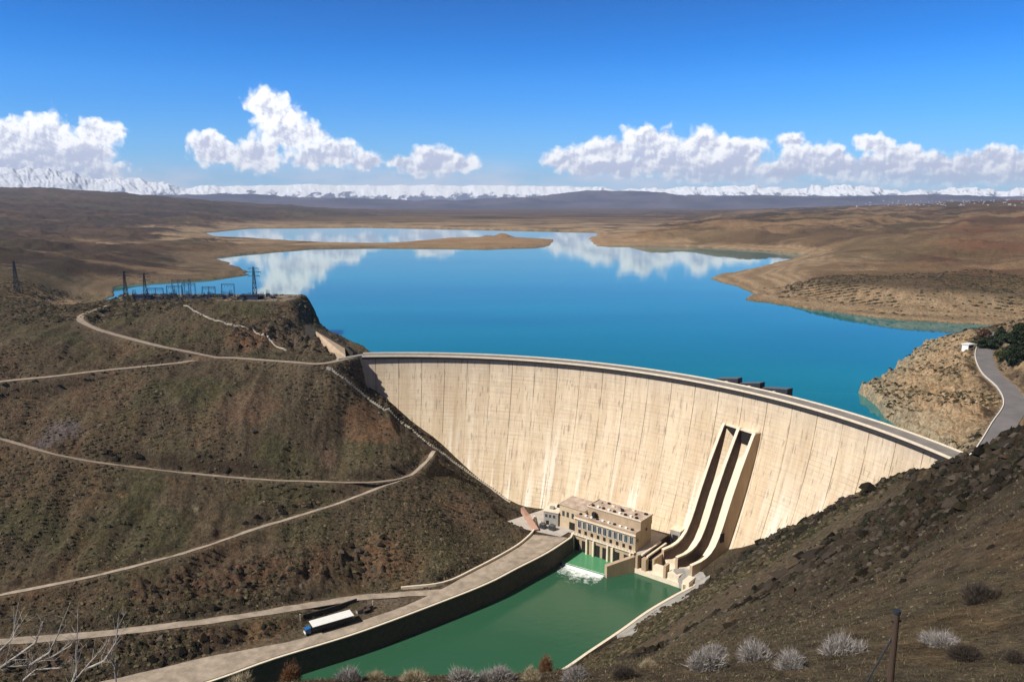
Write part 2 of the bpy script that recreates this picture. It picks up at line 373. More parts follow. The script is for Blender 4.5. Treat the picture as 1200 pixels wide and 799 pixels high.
shx = GX + fbm(GX, GY, 60, 4, 3) * np.clip(rr[:, None] / 120, 0, 12); shy = GY + fbm(GX, GY, 60, 4, 8) * np.clip(rr[:, None] / 120, 0, 12)
sd[n0:] = np.minimum(poly_sd(shx[n0:], shy[n0:], SHORE), poly_sd(shx[n0:], shy[n0:], FAR_LAKE))
RR = rr[:, None] * np.ones((1, NA))
wf = sstep(RR + (np.abs(GX) > 150) * 0, 640, 860)
relief = fbm(GX, GY, 700, 6, 21, 0.6) * 26 * sstep(RR, 900, 2500) * (1 - 0.6 * sstep(RR, 4000, 7000)) + fbm(GX, GY, 160, 5, 5, 0.6) * 17 * sstep(RR, 600, 1000)
relief -= np.abs(fbm(GX, GY, 230, 5, 31, 0.6)) * 26 * sstep(RR, 700, 1400) * (1 - 0.7 * sstep(RR, 4000, 7000))
land = np.maximum(sd, 0)
far2 = far + relief * sstep(land, 0, 260)
isl = np.exp(-(((GX - 45) / 130) ** 2 + ((GY - 2190) / 120) ** 2)); isl2 = np.exp(-(((GX + 120) / 210) ** 2 + ((GY - 2230) / 80) ** 2))
far2 = far2 + (isl * 22 + isl2 * 8) * (0.8 + fbm(GX, GY, 90, 4, 33))
H = near * (1 - wf) + far2 * wf
# shore rule: land above the level, bed below it
up = LAKE + 0.8 + np.minimum(land, 90) * np.where(RR > 700, 0.05, 0.02) + np.minimum(land, 30) * 0.1
Hl = LAKE + (H - LAKE) * sstep(land, -8, np.clip(RR * 0.10, 10, 140)); H = H + (Hl - H) * sstep(RR, 600, 720)
Hs = np.where(sd > 0, np.maximum(H, up), np.minimum(H, LAKE - 1.0 - np.minimum(-sd, 80) * 0.3))
msk = (RR > 255) & (((np.hypot(GX - DC[0], GY - DC[1]) > DR - 2) & (GX > -97)) | (GX > 180) | ((GX < -97) & (GY > 505))) & (GY > 283) & ((GX > 0) | (GY > 505) | (np.hypot(GX - DC[0], GY - DC[1]) > DR + 5))
H = np.where(msk, Hs, H)

# ---- roughness of the hillsides
def seg_dist(X, Y, pts):
    """distance to polyline with z, returns (d, z, signed side)"""
    P = np.array(pts, float); best = np.full(X.shape, 1e9); zz = np.zeros(X.shape); side = np.zeros(X.shape)
    for i in range(len(P) - 1):
        a = P[i]; b = P[i + 1]; e = (b - a)[:2]; L2 = e @ e + 1e-9
        t = np.clip(((X - a[0]) * e[0] + (Y - a[1]) * e[1]) / L2, 0, 1)
        dX = X - a[0] - t * e[0]; dY = Y - a[1] - t * e[1]; d = np.hypot(dX, dY); m = d < best
        best = np.where(m, d, best); zz = np.where(m, a[2] + t * (b[2] - a[2]), zz); side = np.where(m, np.sign(e[0] * dY - e[1] * dX), side)
    return best, zz, side
def smooth_line(pts, step=3.0, it=0):
    """Catmull-Rom through pts, resampled"""
    P = np.array(pts, float); P = np.vstack([2 * P[0] - P[1], P, 2 * P[-1] - P[-2]]); out = []
    for i in range(1, len(P) - 2):
        p0, p1, p2, p3 = P[i - 1:i + 3]; n = max(2, int(np.linalg.norm(p2 - p1) / step))
        for k in range(n):
            t = k / n; out.append(0.5 * ((2 * p1) + (p2 - p0) * t + (2 * p0 - 5 * p1 + 4 * p2 - p3) * t * t + (3 * p1 - p0 - 3 * p2 + p3) * t ** 3))
    out.append(P[-2]); return np.array(out)

A = slice(0, NI)
X, Y = GX[A], GY[A]
ridge = seg_dist(X, Y, [tuple(atY(x, y, d)) for x, y, d in [(1230, 515, 85), (1196, 525, 100), (1160, 534, 130), (1128, 550, 158), (1080, 562, 190), (1040, 573, 215), (1000, 587, 245), (960, 606, 275), (920, 629, 305), (880, 649, 335), (835, 680, 352)]])[0]
band2 = seg_dist(X, Y, [tuple(atY(x, y, d)) for x, y, d in [(1196, 545, 80), (1100, 580, 125), (1000, 622, 152), (900, 680, 155), (850, 706, 140), (790, 742, 150), (745, 752, 200)]])[0]
rockm = np.maximum(1 - sstep(ridge, 4, 38), (1 - sstep(band2, 3, 22)))
rockm *= sstep(fbm(X * 0.7 + Y * 0.7, (Y - X) * 0.45, 20, 4, 51), -0.22, 0.08)
contact = seg_dist(X, Y, [(-100, 488, 0), (-84, 483, 0), (-73, 480, 0), (-53, 474, 0), (-33, 464, 0), (-14, 452, 0), (5, 440, 0), (14, 428, 0)])[0]
rockl = 1 - sstep(contact, 3, 13)
knob = seg_dist(X, Y, [tuple(atz(x, y, z)) for x, y, z in [(300, 392, 8), (335, 380, 12), (360, 395, 6), (390, 408, 2)]])[0]
rockk = (1 - sstep(knob, 5, 24))
scarp = seg_dist(X, Y, [tuple(atz(x, y, z)) for x, y, z in [(180, 690, -72), (260, 680, -74), (340, 665, -74), (410, 650, -74), (450, 645, -75)]])[0]
rocks = 1 - sstep(scarp, 4, 17)
scarp2 = seg_dist(X, Y, [tuple(atz(x, y, z)) for x, y, z in [(-40, 790, -80), (100, 770, -82), (230, 750, -83), (330, 738, -83.5)]])[0]
rocks = np.maximum(rocks, 1 - sstep(scarp2, 2, 9))
cove = (GX[A] > 180) * (GY[A] > 300) * (1 - sstep(RR[A], 600, 700)) * sstep(sd[A], -8, 2)
def ridged(wl, seed, o=4): return 1 - 2 * np.abs(fbm(X, Y, wl, o, seed, 0.6))
rough = fbm(X, Y, 34, 5, 11, 0.5) * 1.5 + fbm(X, Y, 7, 3, 13) * 0.35
rough *= sstep(RR[A], 20, 160) * 0.8 + 0.2
rough += rockm * (ridged(24, 61) * 5.0 + ridged(8, 62) * 3.0 + ridged(3.5, 69, 2) * 0.9 - 4.2) * sstep(RR[A], 40, 200)
rough += rockl * (ridged(9, 63) * 1.8 + ridged(4, 73) * 1.0)
rough += rockk * (ridged(12, 64) * 3.6 + ridged(5, 74) * 1.6 - 1)
rough += rocks * (ridged(11, 65) * 3.2 - 0.6)
# layered rock of the cove, dipping beds
sdip = (X * 0.8 + Y * 0.6)
rough += cove * (ridged(13, 66) * 3.6 + ridged(5, 67) * 2.2 + np.sin((X * 0.75 + Y * 0.66 + fbm(X, Y, 25, 3, 68) * 9) / 3.2) * 0.8)
# gullies on the left slope
gl = -np.abs(fbm(X * 1.0, Y * 0.35, 30, 5, 70, 0.58)) * 7.5 * sstep(-X, 10, 80) * (Y > 250)
rough += gl
# tuft-scale breakup everywhere
rough += fbm(X, Y, 2.6, 2, 80) * 0.30 * sstep(RR[A], 20, 120)
H[A] += rough * np.where((sd[A] < 1.5) & (RR[A] > 400), 0.3, 1.0)
H[A] = np.where((sd[A] > 1) & msk[A], np.maximum(H[A], LAKE + 0.3), np.where(msk[A], np.minimum(H[A], LAKE - 0.5), H[A]))

def ground_h(x, y):
    """height of the sheet at a plan point"""
    r = math.hypot(x, y); a = math.atan2(x, y)
    i = float(np.clip(np.interp(r, rr, np.arange(NR)), 0, NR - 1.001)); j = float(np.clip(np.interp(a, ang, np.arange(NA)), 0, NA - 1.001))
    i0, j0 = int(i), int(j); u, v = i - i0, j - j0
    return (H[i0, j0] * (1 - u) + H[i0 + 1, j0] * u) * (1 - v) + (H[i0, j0 + 1] * (1 - u) + H[i0 + 1, j0 + 1] * u) * v
def ground_at(x, y, rmin=20, rmax=12000):
    """first ground point met by the sight line of a picture position"""
    d = ray(x, y); hr = math.hypot(d[0], d[1]); a = math.atan2(d[0], d[1]); j = int(round(np.interp(a, ang, np.arange(NA))))
    z = CZ + d[2] / hr * rr; k = np.nonzero((H[:, j] >= z) & (rr > rmin) & (rr < rmax))[0]
    r = rr[k[0]] if len(k) else rmax
    return np.array([d[0] / hr * r, d[1] / hr * r, CZ + d[2] / hr * r])

# ---- tracks and roads: pixel lines dropped on the slope, then bedded into it
def drop(pts, zs): return smooth_line([atz(x, y, z) for (x, y), z in zip(pts, zs)])
T_UPPER = drop([(-40, 507), (0, 514), (60, 531), (110, 541), (150, 546), (220, 554), (300, 561), (370, 564), (430, 565), (462, 562), (482, 556)], [-21, -25, -31, -36, -39, -44, -48, -51, -54, -55, -55])
T_MID = drop([(-40, 708), (0, 697), (80, 681), (150, 665), (230, 643), (300, 619), (350, 604), (400, 588), (445, 571), (482, 556), (500, 540), (508, 528)], [-69, -68, -67, -66, -65, -64, -62.5, -60, -57, -55, -53, -50])
T_LOW = drop([(-40, 757), (0, 752), (100, 744), (200, 733), (280, 722), (350, 711), (420, 700), (470, 696), (520, 693), (545, 686)], [-74.5, -75, -77, -79, -81, -82.5, -84, -84.8, -85, -85])
T_CREST = drop([(-40, 455), (0, 447), (60, 441), (120, 434), (200, 426), (255, 419), (300, 421), (340, 424), (375, 426), (402, 421), (418, 417)], [-3, -2.5, -2, -2, -1, 0, -.2, -.4, -.6, -.3, 0])
T_YARD = drop([(255, 419), (215, 411), (185, 405), (150, 396), (115, 386), (95, 376), (96, 369), (108, 364), (125, 358)], [0, 4, 7, 10, 13.5, 17, 19, 21, 24])
T_CANAL = drop([(60, 826), (170, 797), (250, 774), (330, 751), (420, 724), (500, 697), (556, 676), (600, 655), (628, 640)], [-85] * 9)
CANAL_W = 9.0
TR = smooth_line(ROAD_R)
CL = smooth_line([atz(x, y, -85) for x, y in [(60, 812), (170, 787), (250, 768), (330, 753), (353, 748), (420, 728), (490, 703), (556, 669), (590, 650), (612, 636), (624, 626)]], 4)
CR = smooth_line([atz(x, y, -85) for x, y in [(90, 852), (200, 813), (262, 793), (330, 769), (420, 741), (520, 704), (572, 683), (605, 666), (640, 648), (668, 630)]], 4)
tracks = [(T_UPPER, 1.2, 4.5), (T_MID, 1.2, 4.5), (T_LOW, 2.6, 5), (T_CREST, 2.6, 5), (T_YARD, 2.6, 5), (TR, 4.6, 7), (T_CANAL, 5.0, 6)]
trackd = np.full(X.shape, 1e9); uphill = np.zeros(X.shape); vergem = np.zeros(X.shape)
for k, (pl, wd_, fall) in enumerate(tracks):
    b = (X > pl[:, 0].min() - 25) & (X < pl[:, 0].max() + 25) & (Y > pl[:, 1].min() - 25) & (Y < pl[:, 1].max() + 25)
    d, zz, sid = seg_dist(X[b], Y[b], pl[::2] if len(pl) > 30 else pl)
    uphill[b] = np.maximum(uphill[b], (H[A][b] > zz + 0.6) * (1 - sstep(d, wd_ + 5, wd_ + 10)) * sstep(d, wd_ + 0.6, wd_ + 2))
    t = sstep(d, wd_ + 1.2, wd_ + 1.2 + fall)
    H[A][b] = np.minimum(zz - 0.25, 1e9) * (1 - t) + H[A][b] * t
    trackd[b] = np.minimum(trackd[b], d - wd_)
# flat yard beside the power station, switchyard plateau
yard_poly = [uv2w(u, v)[:2] for u, v in [(-60, 178), (-22, 186), (-22, 194), (24, 194), (24, 226), (-30, 226), (-52, 214)]]
d = poly_sd(X, Y, yard_poly); t = sstep(d, 0, 5); H[A] = (YARD - 0.25) * (1 - t) + H[A] * t
syd = [tuple(atz(x, y, 25)[:2]) for x, y in [(135, 351), (335, 352)]]; syd = syd + [(syd[1][0] + 2, syd[1][1] + 42), (syd[0][0] - 12, syd[0][1] + 42)]
d = poly_sd(X, Y, syd); t = sstep(d, 0, 18); H[A] = 24.6 * (1 - t) + H[A] * t
CP_ = [tuple(q[:2]) for q in CL] + [tuple(q[:2]) for q in CR[::-1]]
d = poly_sd(X, Y, CP_); t = sstep(d, 0, 5); H[A] = (YARD - 0.25) * (1 - t) + H[A] * t; trackd = np.minimum(trackd, d)
lor = atz(390, 727, -84.7); d = np.hypot(X - lor[0], Y - lor[1]); H[A] = H[A] + (-85.0 - H[A]) * (1 - sstep(d, 11, 15))
# river channel: everything between the quay and the right bank
QUAY = smooth_line([atz(x, y, -85) for x, y in [(200, 813), (262, 793), (320, 772), (420, 741), (520, 704), (572, 683), (605, 666), (640, 648), (668, 630)]], 4)
RB = [tuple(atz(x, y, RIVER)[:2]) for x, y in [(560, 830), (600, 812), (650, 797), (694, 768), (728, 745), (760, 722), (792, 703), (815, 690)]]
CHAN = [tuple(q[:2]) for q in QUAY] + [tuple(uv2w(-19, 195.5)[:2]), tuple(uv2w(72, 197)[:2]), tuple(uv2w(70, 186)[:2])] + RB[::-1] + [(-40, 200), (-120, 200)]
d = poly_sd(X, Y, CHAN); H[A] = np.where(d < 0, np.minimum(H[A], -98.0 - 0 * d), H[A])
chan_d = d
H[A] = np.where((d < 14) & (d >= 0) & (X > 0) & (Y < 372) & (GX[A] * 0 + 1 > 0), np.minimum(H[A], -94.6 + d * 0.95 + 0.5 * fbm(X, Y, 5, 2, 90)), H[A])
# keep the ground out of the dam's own body and chutes
rc = np.hypot(X - DC[0], Y - DC[1])

# ---- colour of the ground
def lerp(a, b, t): return a * (1 - t[..., None]) + np.array(b) * t[..., None]
col = np.zeros((NR, NA, 3)); col[:] = (0.086, 0.066, 0.044)
n1 = fbm(GX, GY, 90, 5, 101); n2 = fbm(GX, GY, 22, 4, 102); n3 = fbm(GX, GY, 5, 3, 103)
col = lerp(col, (0.070, 0.064, 0.035), sstep(n2 + n1 * 0.8, -0.25, 0.45))
col = lerp(col, (0.115, 0.074, 0.050), sstep(fbm(GX, GY, 48, 5, 104), 0.12, 0.5) * 0.6)
col = lerp(col, (0.125, 0.102, 0.068), sstep(n3, 0.0, 0.5) * 0.45)
# far country: browner and tawnier
ff = sstep(RR, 700, 1200)
fc = np.zeros_like(col); fc[:] = (0.095, 0.062, 0.042)
fn = fbm(GX, GY * 2.2, 420, 5, 105); fc = lerp(fc, (0.19, 0.125, 0.072), sstep(fn, -0.10, 0.35)); fc = lerp(fc, (0.045, 0.034, 0.026), sstep(-fn, 0.0, 0.35) * 0.85)
fn2 = fbm(GX * 0.35, GY, 55, 5, 115, 0.65); fc = lerp(fc, (0.040, 0.034, 0.022), sstep(fn2, 0.08, 0.4) * 0.75); fc = lerp(fc, (0.27, 0.185, 0.11), sstep(-fn2, 0.15, 0.5) * 0.6 * (1 - sstep(RR, 2500, 5000)))
fc = lerp(fc, (0.045, 0.033, 0.030), sstep(-GX / np.maximum(GY, 1), 0.12, 0.36) * sstep(RR, 1200, 2400) * 0.7)
fc = lerp(fc, (0.075, 0.060, 0.075), sstep(RR, 4500, 9000) * 0.7)  # distance haze painted in as a purple tint
fc = lerp(fc, (0.19, 0.125, 0.072), sstep(GX / np.maximum(GY, 1), 0.1, 0.35) * (1 - sstep(RR, 1500, 2600)) * (0.35 + 0.65 * sstep(n1, -0.4, 0.4)) * 0.8)
fc = fc * 1.12
fc = lerp(fc, (0.13, 0.052, 0.034), sstep(GX / np.maximum(GY, 1), 0.5, 0.62) * sstep(fbm(GX, GY, 200, 3, 109), -0.1, 0.4) * 0.7)
fc = lerp(fc, (0.085, 0.078, 0.044), sstep(fbm(GX, GY, 260, 4, 106), 0.1, 0.5) * 0.5)
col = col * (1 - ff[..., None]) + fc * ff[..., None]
# pale drawdown ring along the shore
elev = H - LAKE; ring = (1 - sstep(elev + fbm(GX, GY, 120, 5, 120, 0.6) * 12, 7 + 6 * (GX > 150) * (RR < 1500), 15 + 9 * (GX > 150) * (RR < 1500))) * (1 - 0.55 * (GX < 100) * (RR < 1900)) * sstep(RR, 560, 700) * (1 - sstep(RR, 3200, 5000)) * (sd > 0)
bandt = 0.5 + 0.5 * np.sin(elev * 1.9 + fbm(GX, GY, 60, 3, 121) * 3.5)
rc_ = np.stack([0.26 + 0.13 * bandt, 0.185 + 0.10 * bandt, 0.115 + 0.065 * bandt], -1); col = col * (1 - (ring * 0.88)[..., None]) + rc_ * (ring * 0.88)[..., None]
col = lerp(col, (0.10, 0.095, 0.06), (1 - sstep(elev, 0.4, 1.6)) * sstep(RR, 560, 700) * (sd > 0) * 0.8)
isl = np.exp(-(((GX - 0) / 420) ** 2 + ((GY - 2150) / 330) ** 2)); col = lerp(col, (0.33, 0.215, 0.12), isl * 0.85)
a = col[A]
a[:] = lerp(a, (0.026, 0.021, 0.016), rockm * np.clip(0.75 + fbm(X, Y, 9, 3, 110), 0, 1) * 0.95)  # dark rock, its tone also deepened in place of crag shadow
a[:] = lerp(a, (0.075, 0.058, 0.044), rockl * 0.5)
a[:] = lerp(a, (0.10, 0.078, 0.06), rockk * 0.5)
a[:] = lerp(a, (0.105, 0.062, 0.040), rocks * np.clip(0.65 + fbm(X, Y, 12, 3, 111), 0, 1) * 0.85)
a[:] = lerp(a, (0.46, 0.33, 0.205), cove * (1 - sstep(X * 0.6 + Y * 0.2, 250, 330) * 0.4) * np.clip(0.85 + 0.5 * fbm(X, Y, 14, 4, 112), 0, 1))
a[:] = lerp(a, (0.36, 0.36, 0.28), cove * (1 - sstep(sd[A], 2, 22)) * 0.5)
# scattered patches seen on the slope: (picture position, radius m, colour)
for (x, y, r_, c_, s_) in [(285, 475, 22, (0.15, 0.095, 0.065), .55), (245, 500, 13, (0.14, 0.09, 0.062), .4), (65, 510, 12, (0.12, 0.10, 0.105), .8), (143, 583, 2.2, (0.32, 0.20, 0.11), .8), (230, 600, 3, (0.24, 0.21, 0.14), .6),
                           (460, 655, 17, (0.17, 0.105, 0.06), .6), (550, 600, 16, (0.13, 0.085, 0.06), .6), (430, 500, 16, (0.18, 0.10, 0.06), .6), (385, 540, 8, (0.19, 0.12, 0.085), .6), (300, 740, 12, (0.20, 0.12, 0.06), .5), (1010, 700, 8, (0.14, 0.08, 0.05), .5),
                           (1150, 640, 14, (0.13, 0.085, 0.055), .6), (1100, 700, 9, (0.10, 0.085, 0.045), .5), (300, 395, 18, (0.15, 0.08, 0.05), .6), (240, 372, 26, (0.10, 0.085, 0.05), .6), (760, 760, 14, (0.19, 0.13, 0.09), .5), (450, 700, 12, (0.17, 0.14, 0.12), .6)]:
    g = ground_at(x, y); dd = np.hypot(X - g[0], Y - g[1]) / r_ + fbm(X, Y, r_, 4, int(x)) * 0.7
    a[:] = lerp(a, c_, (1 - sstep(dd, 0.45, 1.05)) * s_)
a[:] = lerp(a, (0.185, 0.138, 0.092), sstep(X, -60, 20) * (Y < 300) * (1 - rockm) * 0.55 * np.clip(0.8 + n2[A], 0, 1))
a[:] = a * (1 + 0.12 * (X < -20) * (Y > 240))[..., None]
# trodden verge and cut earth beside tracks
vg = (1 - sstep(trackd, 0.5, 3.0)); a[:] = lerp(a, (0.19, 0.145, 0.105), vg * 0.45)
cut = (1 - sstep(trackd, 2.5, 6.0)) * sstep(trackd, 0.8, 2.5); a[:] = lerp(a, (0.050, 0.036, 0.026), np.maximum(uphill * np.clip(0.7 + 1.2 * fbm(X, Y, 10, 3, 117), 0, 1), 0) * 0.8)
dapron = poly_sd(X, Y, syd); a[:] = lerp(a, (0.26, 0.21, 0.16), 1 - sstep(dapron, 0, 3))
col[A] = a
slope = np.zeros((NR, NA)); slope[1:-1] = np.abs(H[2:] - H[:-2]) / (rr[2:] - rr[:-2])[:, None]

m_ground = bpy.data.materials.new('dry_ground'); m_ground.use_nodes = True; t = NT(m_ground.node_tree); b = t.n['Principled BSDF']
pos = t.node('ShaderNodeNewGeometry').outputs['Position']
tint = t.node('ShaderNodeAttribute', attribute_name='tint').outputs['Color']
fine = t.noise(pos, 0.55, 8, 0.72); mid = t.noise(pos, 0.11, 6, 0.65); clump = t.noise(pos, 1.7, 5, 0.7)
c_ = t.mix(1.0, tint, t.mix(t.mr(fine, 0.34, 0.66), (0.40, 0.40, 0.40), (1.6, 1.55, 1.45)), 'MULTIPLY')
c_ = t.mix(t.mr(mid, 0.5, 0.72, 0, 0.5), c_, t.mix(1.0, c_, (1.45, 1.12, 0.85), 'MULTIPLY'))
c_ = t.mix(t.mr(clump, 0.55, 0.68, 0, 0.75), c_, t.mix(1.0, c_, (0.40, 0.46, 0.36), 'MULTIPLY'))
t.put(b.inputs['Base Color'], c_); b.inputs['Roughness'].default_value = 0.95; b.inputs['Specular IOR Level'].default_value = 0.1
hgt = t.m('ADD', t.m('MULTIPLY', fine, 1.0), t.m('MULTIPLY', clump, 0.5))
bg_ = t.node('ShaderNodeBump', {'Height': t.noise(pos, 0.022, 8, 0.66), 'Strength': 0.7, 'Distance': 10.0})
bmp = t.node('ShaderNodeBump', {'Height': hgt, 'Strength': 1.0, 'Distance': 1.5, 'Normal': bg_.outputs[0]}); t.l.new(bmp.outputs[0], b.inputs['Normal'])

idx = np.arange(NR * NA).reshape(NR, NA)
Fq = np.stack([idx[:-1, :-1], idx[1:, :-1], idx[1:, 1:], idx[:-1, 1:]], -1).reshape(-1, 4)[:, ::-1]
g_o = fast_mesh('terrain', np.stack([GX, GY, H], -1).reshape(-1, 3), Fq, m_ground, col=col.reshape(-1, 3))
tag(g_o, kind='structure')

# ---- mountains on the horizon
def range_mesh(name, r0, r1, nr, na, hfun, mat, a0=-68, a1=68):
    aa = np.radians(np.linspace(a0, a1, na)); r = np.linspace(r0, r1, nr)
    x = r[:, None] * np.sin(aa)[None]; y = r[:, None] * np.cos(aa)[None]
    h = hfun(x, y, (r[:, None] - r0) / (r1 - r0) * np.ones((1, na)), 914 * np.tan(aa)[None] * np.ones((nr, 1)))
    i = np.arange(nr * na).reshape(nr, na); F_ = np.stack([i[:-1, :-1], i[1:, :-1], i[1:, 1:], i[:-1, 1:]], -1).reshape(-1, 4)[:, ::-1]
    return tag(fast_mesh(name, np.stack([x, y, h], -1).reshape(-1, 3), F_, mat), kind='structure')
def interp(u, xs, ys): return np.interp(u, xs, ys)
def h_foot(x, y, t_, u):
    px_up = interp(u, [-900, -600, -430, -350, -250, -180, -60, 40, 90, 140, 220, 320, 420, 500, 600, 900], [8, 3, 5, 6, 1, -1, -2, 2, 7, 6, 4, 1, 1, 2, 0, 3])
    crest = 100 + 14500 / 905 * px_up; prof = np.sin(np.pi * np.clip(t_, 0, 1)) ** 0.8
    rid = 1 - 2 * np.abs(fbm(x, y, 2300, 6, 201, 0.5))
    return -60 + (crest + 60) * prof * (0.80 + 0.40 * rid) + rid * 55 * prof
def h_snow(x, y, t_, u):
    px_up = interp(u, [-900, -640, -580, -500, -430, -385, -330, -250, -150, 0, 60, 130, 230, 330, 400, 470, 560, 900], [26, 24, 30, 25, 19, 14, 15, 18, 19, 17, 15, 15, 13, 16, 14, 12, 10, 10])
    rg = interp(u, [-640, -400, -300, 0, 100, 900], [1, 1, 0.35, 0.35, 0.8, 0.9])
    v = t_ * 3000
    peaks = 1 - 2 * np.abs(fbm(u * 1.0, v * 0.006, 85, 7, 211, 0.6)); spur = 1 - 2 * np.abs(fbm(u + v * 0.012 + 14 * fbm(u, v * .01, 40, 3, 216), v * 0.016, 26, 6, 215, 0.62))
    crest = 100 + 26500 / 905 * (px_up + 8.0 * rg * (peaks - 0.6)); prof = np.clip(t_ / 0.55, 0, 1) ** 0.8 * (1 - sstep(t_, 0.6, 1.0) * 0.4)
    return -80 + (crest + 80) * prof + spur * 105 * rg * np.sin(np.pi * np.clip(t_ / .7, 0, 1)) * (0.5 + 0.5 * rg)
m_foot = bpy.data.materials.new('far_hills'); m_foot.use_nodes = True; t = NT(m_foot.node_tree); b = t.n['Principled BSDF']
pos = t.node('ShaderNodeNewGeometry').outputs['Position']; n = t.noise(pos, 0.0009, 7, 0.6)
t.put(b.inputs['Base Color'], t.mix(t.mr(n, 0.4, 0.62), (0.050, 0.055, 0.095), (0.105, 0.092, 0.130))); b.inputs['Roughness'].default_value = 1; b.inputs['Specular IOR Level'].default_value = 0  # blue of the distance haze put into the hill colour
m_snow = bpy.data.materials.new('snow_rock'); m_snow.use_nodes = True; t = NT(m_snow.node_tree); b = t.n['Principled BSDF']
geo = t.node('ShaderNodeNewGeometry'); pos = geo.outputs['Position']; z = t.sep(pos)[2]; nzn = t.sep(geo.outputs['Normal'])[2]
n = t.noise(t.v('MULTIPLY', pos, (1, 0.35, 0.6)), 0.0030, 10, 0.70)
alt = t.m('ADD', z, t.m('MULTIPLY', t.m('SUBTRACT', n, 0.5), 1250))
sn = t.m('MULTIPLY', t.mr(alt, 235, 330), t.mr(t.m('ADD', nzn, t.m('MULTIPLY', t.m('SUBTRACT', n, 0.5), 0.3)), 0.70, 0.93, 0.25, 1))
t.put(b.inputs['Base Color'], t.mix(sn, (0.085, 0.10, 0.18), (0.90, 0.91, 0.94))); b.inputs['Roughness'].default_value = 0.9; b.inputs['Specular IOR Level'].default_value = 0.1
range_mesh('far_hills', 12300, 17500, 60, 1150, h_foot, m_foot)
range_mesh('mountains', 24000, 28200, 90, 2200, h_snow, m_snow)

# ------------------------------------------------------------------ water
def water_mat(name, body, bscale, bstr, far=None, foam=None, rough=0.03):
    m = bpy.data.materials.new(name); m.use_nodes = True; t = NT(m.node_tree); b = t.n['Principled BSDF']
    pos = t.node('ShaderNodeNewGeometry').outputs['Position']
    c = body
    big = t.noise(t.v('MULTIPLY', pos, (0.25, 1, 1)), 0.006, 5, 0.6)
    if far: c = t.mix(t.mr(big, 0.35, 0.65), body, far)
    t.put(b.inputs['Base Color'], c if not isinstance(c, tuple) else (*c, 1))
    b.inputs['Roughness'].default_value = rough; b.inputs['IOR'].default_value = 1.33
    h = t.m('ADD', t.noise(t.v('MULTIPLY', pos, (0.5, 1, 1)), bscale, 4, 0.6), t.m('MULTIPLY', t.noise(pos, bscale * 4, 2, 0.5), 0.3))
    patch = t.mr(t.noise(t.v('MULTIPLY', pos, (0.2, 1, 1)), 0.012, 4, 0.6), 0.35, 0.65, 0.25, 1.0)
    bm = t.node('ShaderNodeBump', {'Height': h, 'Strength': t.m('MULTIPLY', patch, bstr), 'Distance': 0.5}); t.l.new(bm.outputs[0], b.inputs['Normal'])
    return m
m_lake = water_mat('lake_water', (0.002, 0.128, 0.145), 0.5, 0.019, far=(0.004, 0.185, 0.190), rough=0.008)
arc = [tuple(cyl(d, DR + 8.7)[:2]) for d in np.linspace(8.2, 97.5, 60)]
poly = arc + [(-112, 515), (-260, 600), (-480, 640), (-900, 700), (-4500, 800), (-4500, 6000), (5000, 6000), (5000, 560), (700, 330), (190, 286)]
lake = MB().add([(x, y, LAKE) for x, y in poly], [tuple(range(len(poly)))]).build('lake_water', m_lake, normals=False)
tag(lake, kind='structure')
m_river = water_mat('river_water', (0.020, 0.078, 0.040), 0.35, 0.25, far=(0.032, 0.108, 0.056), rough=0.1)
rp = [tuple(q[:2]) for q in QUAY] + [tuple(uv2w(-21, 194)[:2]), tuple(uv2w(66, 194)[:2]), tuple(uv2w(66, 182)[:2]), (95, 352), (120, 330), (70, 270), (0, 180), (-140, 180)]
tag(MB().add([(x, y, RIVER) for x, y in rp], [tuple(range(len(rp)))]).build('river_water', m_river, normals=False), kind='structure')

# ------------------------------------------------------------------ track surfaces
m_track = simple_mat('track_gravel', (0.30, 0.24, 0.18), 0.95, 0.25, 0.22, 0.1, col2=(0.46, 0.375, 0.29))
m_track2 = simple_mat('track_dust', (0.30, 0.235, 0.175), 0.95, 0.25, 0.35)
m_asph = simple_mat('grey_asphalt', (0.22, 0.195, 0.17), 0.9, 0.2, 0.15)
m_asph_r = simple_mat('road_asphalt', (0.165, 0.150, 0.145), 0.9, 0.2, 0.12)
def strip(name, pl, hw, mat, lift=0.0, ragged=0.0):
    n = len(pl); P = np.array(pl); T = np.gradient(P[:, :2], axis=0); T /= np.linalg.norm(T, axis=1)[:, None] + 1e-9; N = np.c_[T[:, 1], -T[:, 0]]
    off = np.linspace(-hw, hw, 7); vs = []
    for i in range(n):
        for k, o in enumerate(off):
            e = o + (ragged * float(vnoise(np.array(i * 0.5), np.array(k * 3.1), 5)) if k in (0, 6) else 0)
            vs.append((P[i, 0] + N[i, 0] * e, P[i, 1] + N[i, 1] * e, P[i, 2] + lift))
    fs = [(i * 7 + k, (i + 1) * 7 + k, (i + 1) * 7 + k + 1, i * 7 + k + 1) for i in range(n - 1) for k in range(6)]
    o = MB().add(vs, fs).build(name, mat, normals=False); return tag(o, kind='structure')
strip('path', T_UPPER, 1.05, m_track2, 0, 1.3); strip('path', T_MID, 1.15, m_track, 0.004, 1.2); strip('road', T_LOW, 2.5, m_track, 0.0, 1.2)
strip('road', T_CREST, 2.3, m_track2, 0, 0.8); strip('road', T_YARD, 2.2, m_track2, 0.004, 0.8);  strip('road', TR, 4.5, m_asph_r, 0.0)
kk = min(len(CL), len(CR)); ia = np.linspace(0, len(CL) - 1, 90); ib = np.linspace(0, len(CR) - 1, 90); rv = []
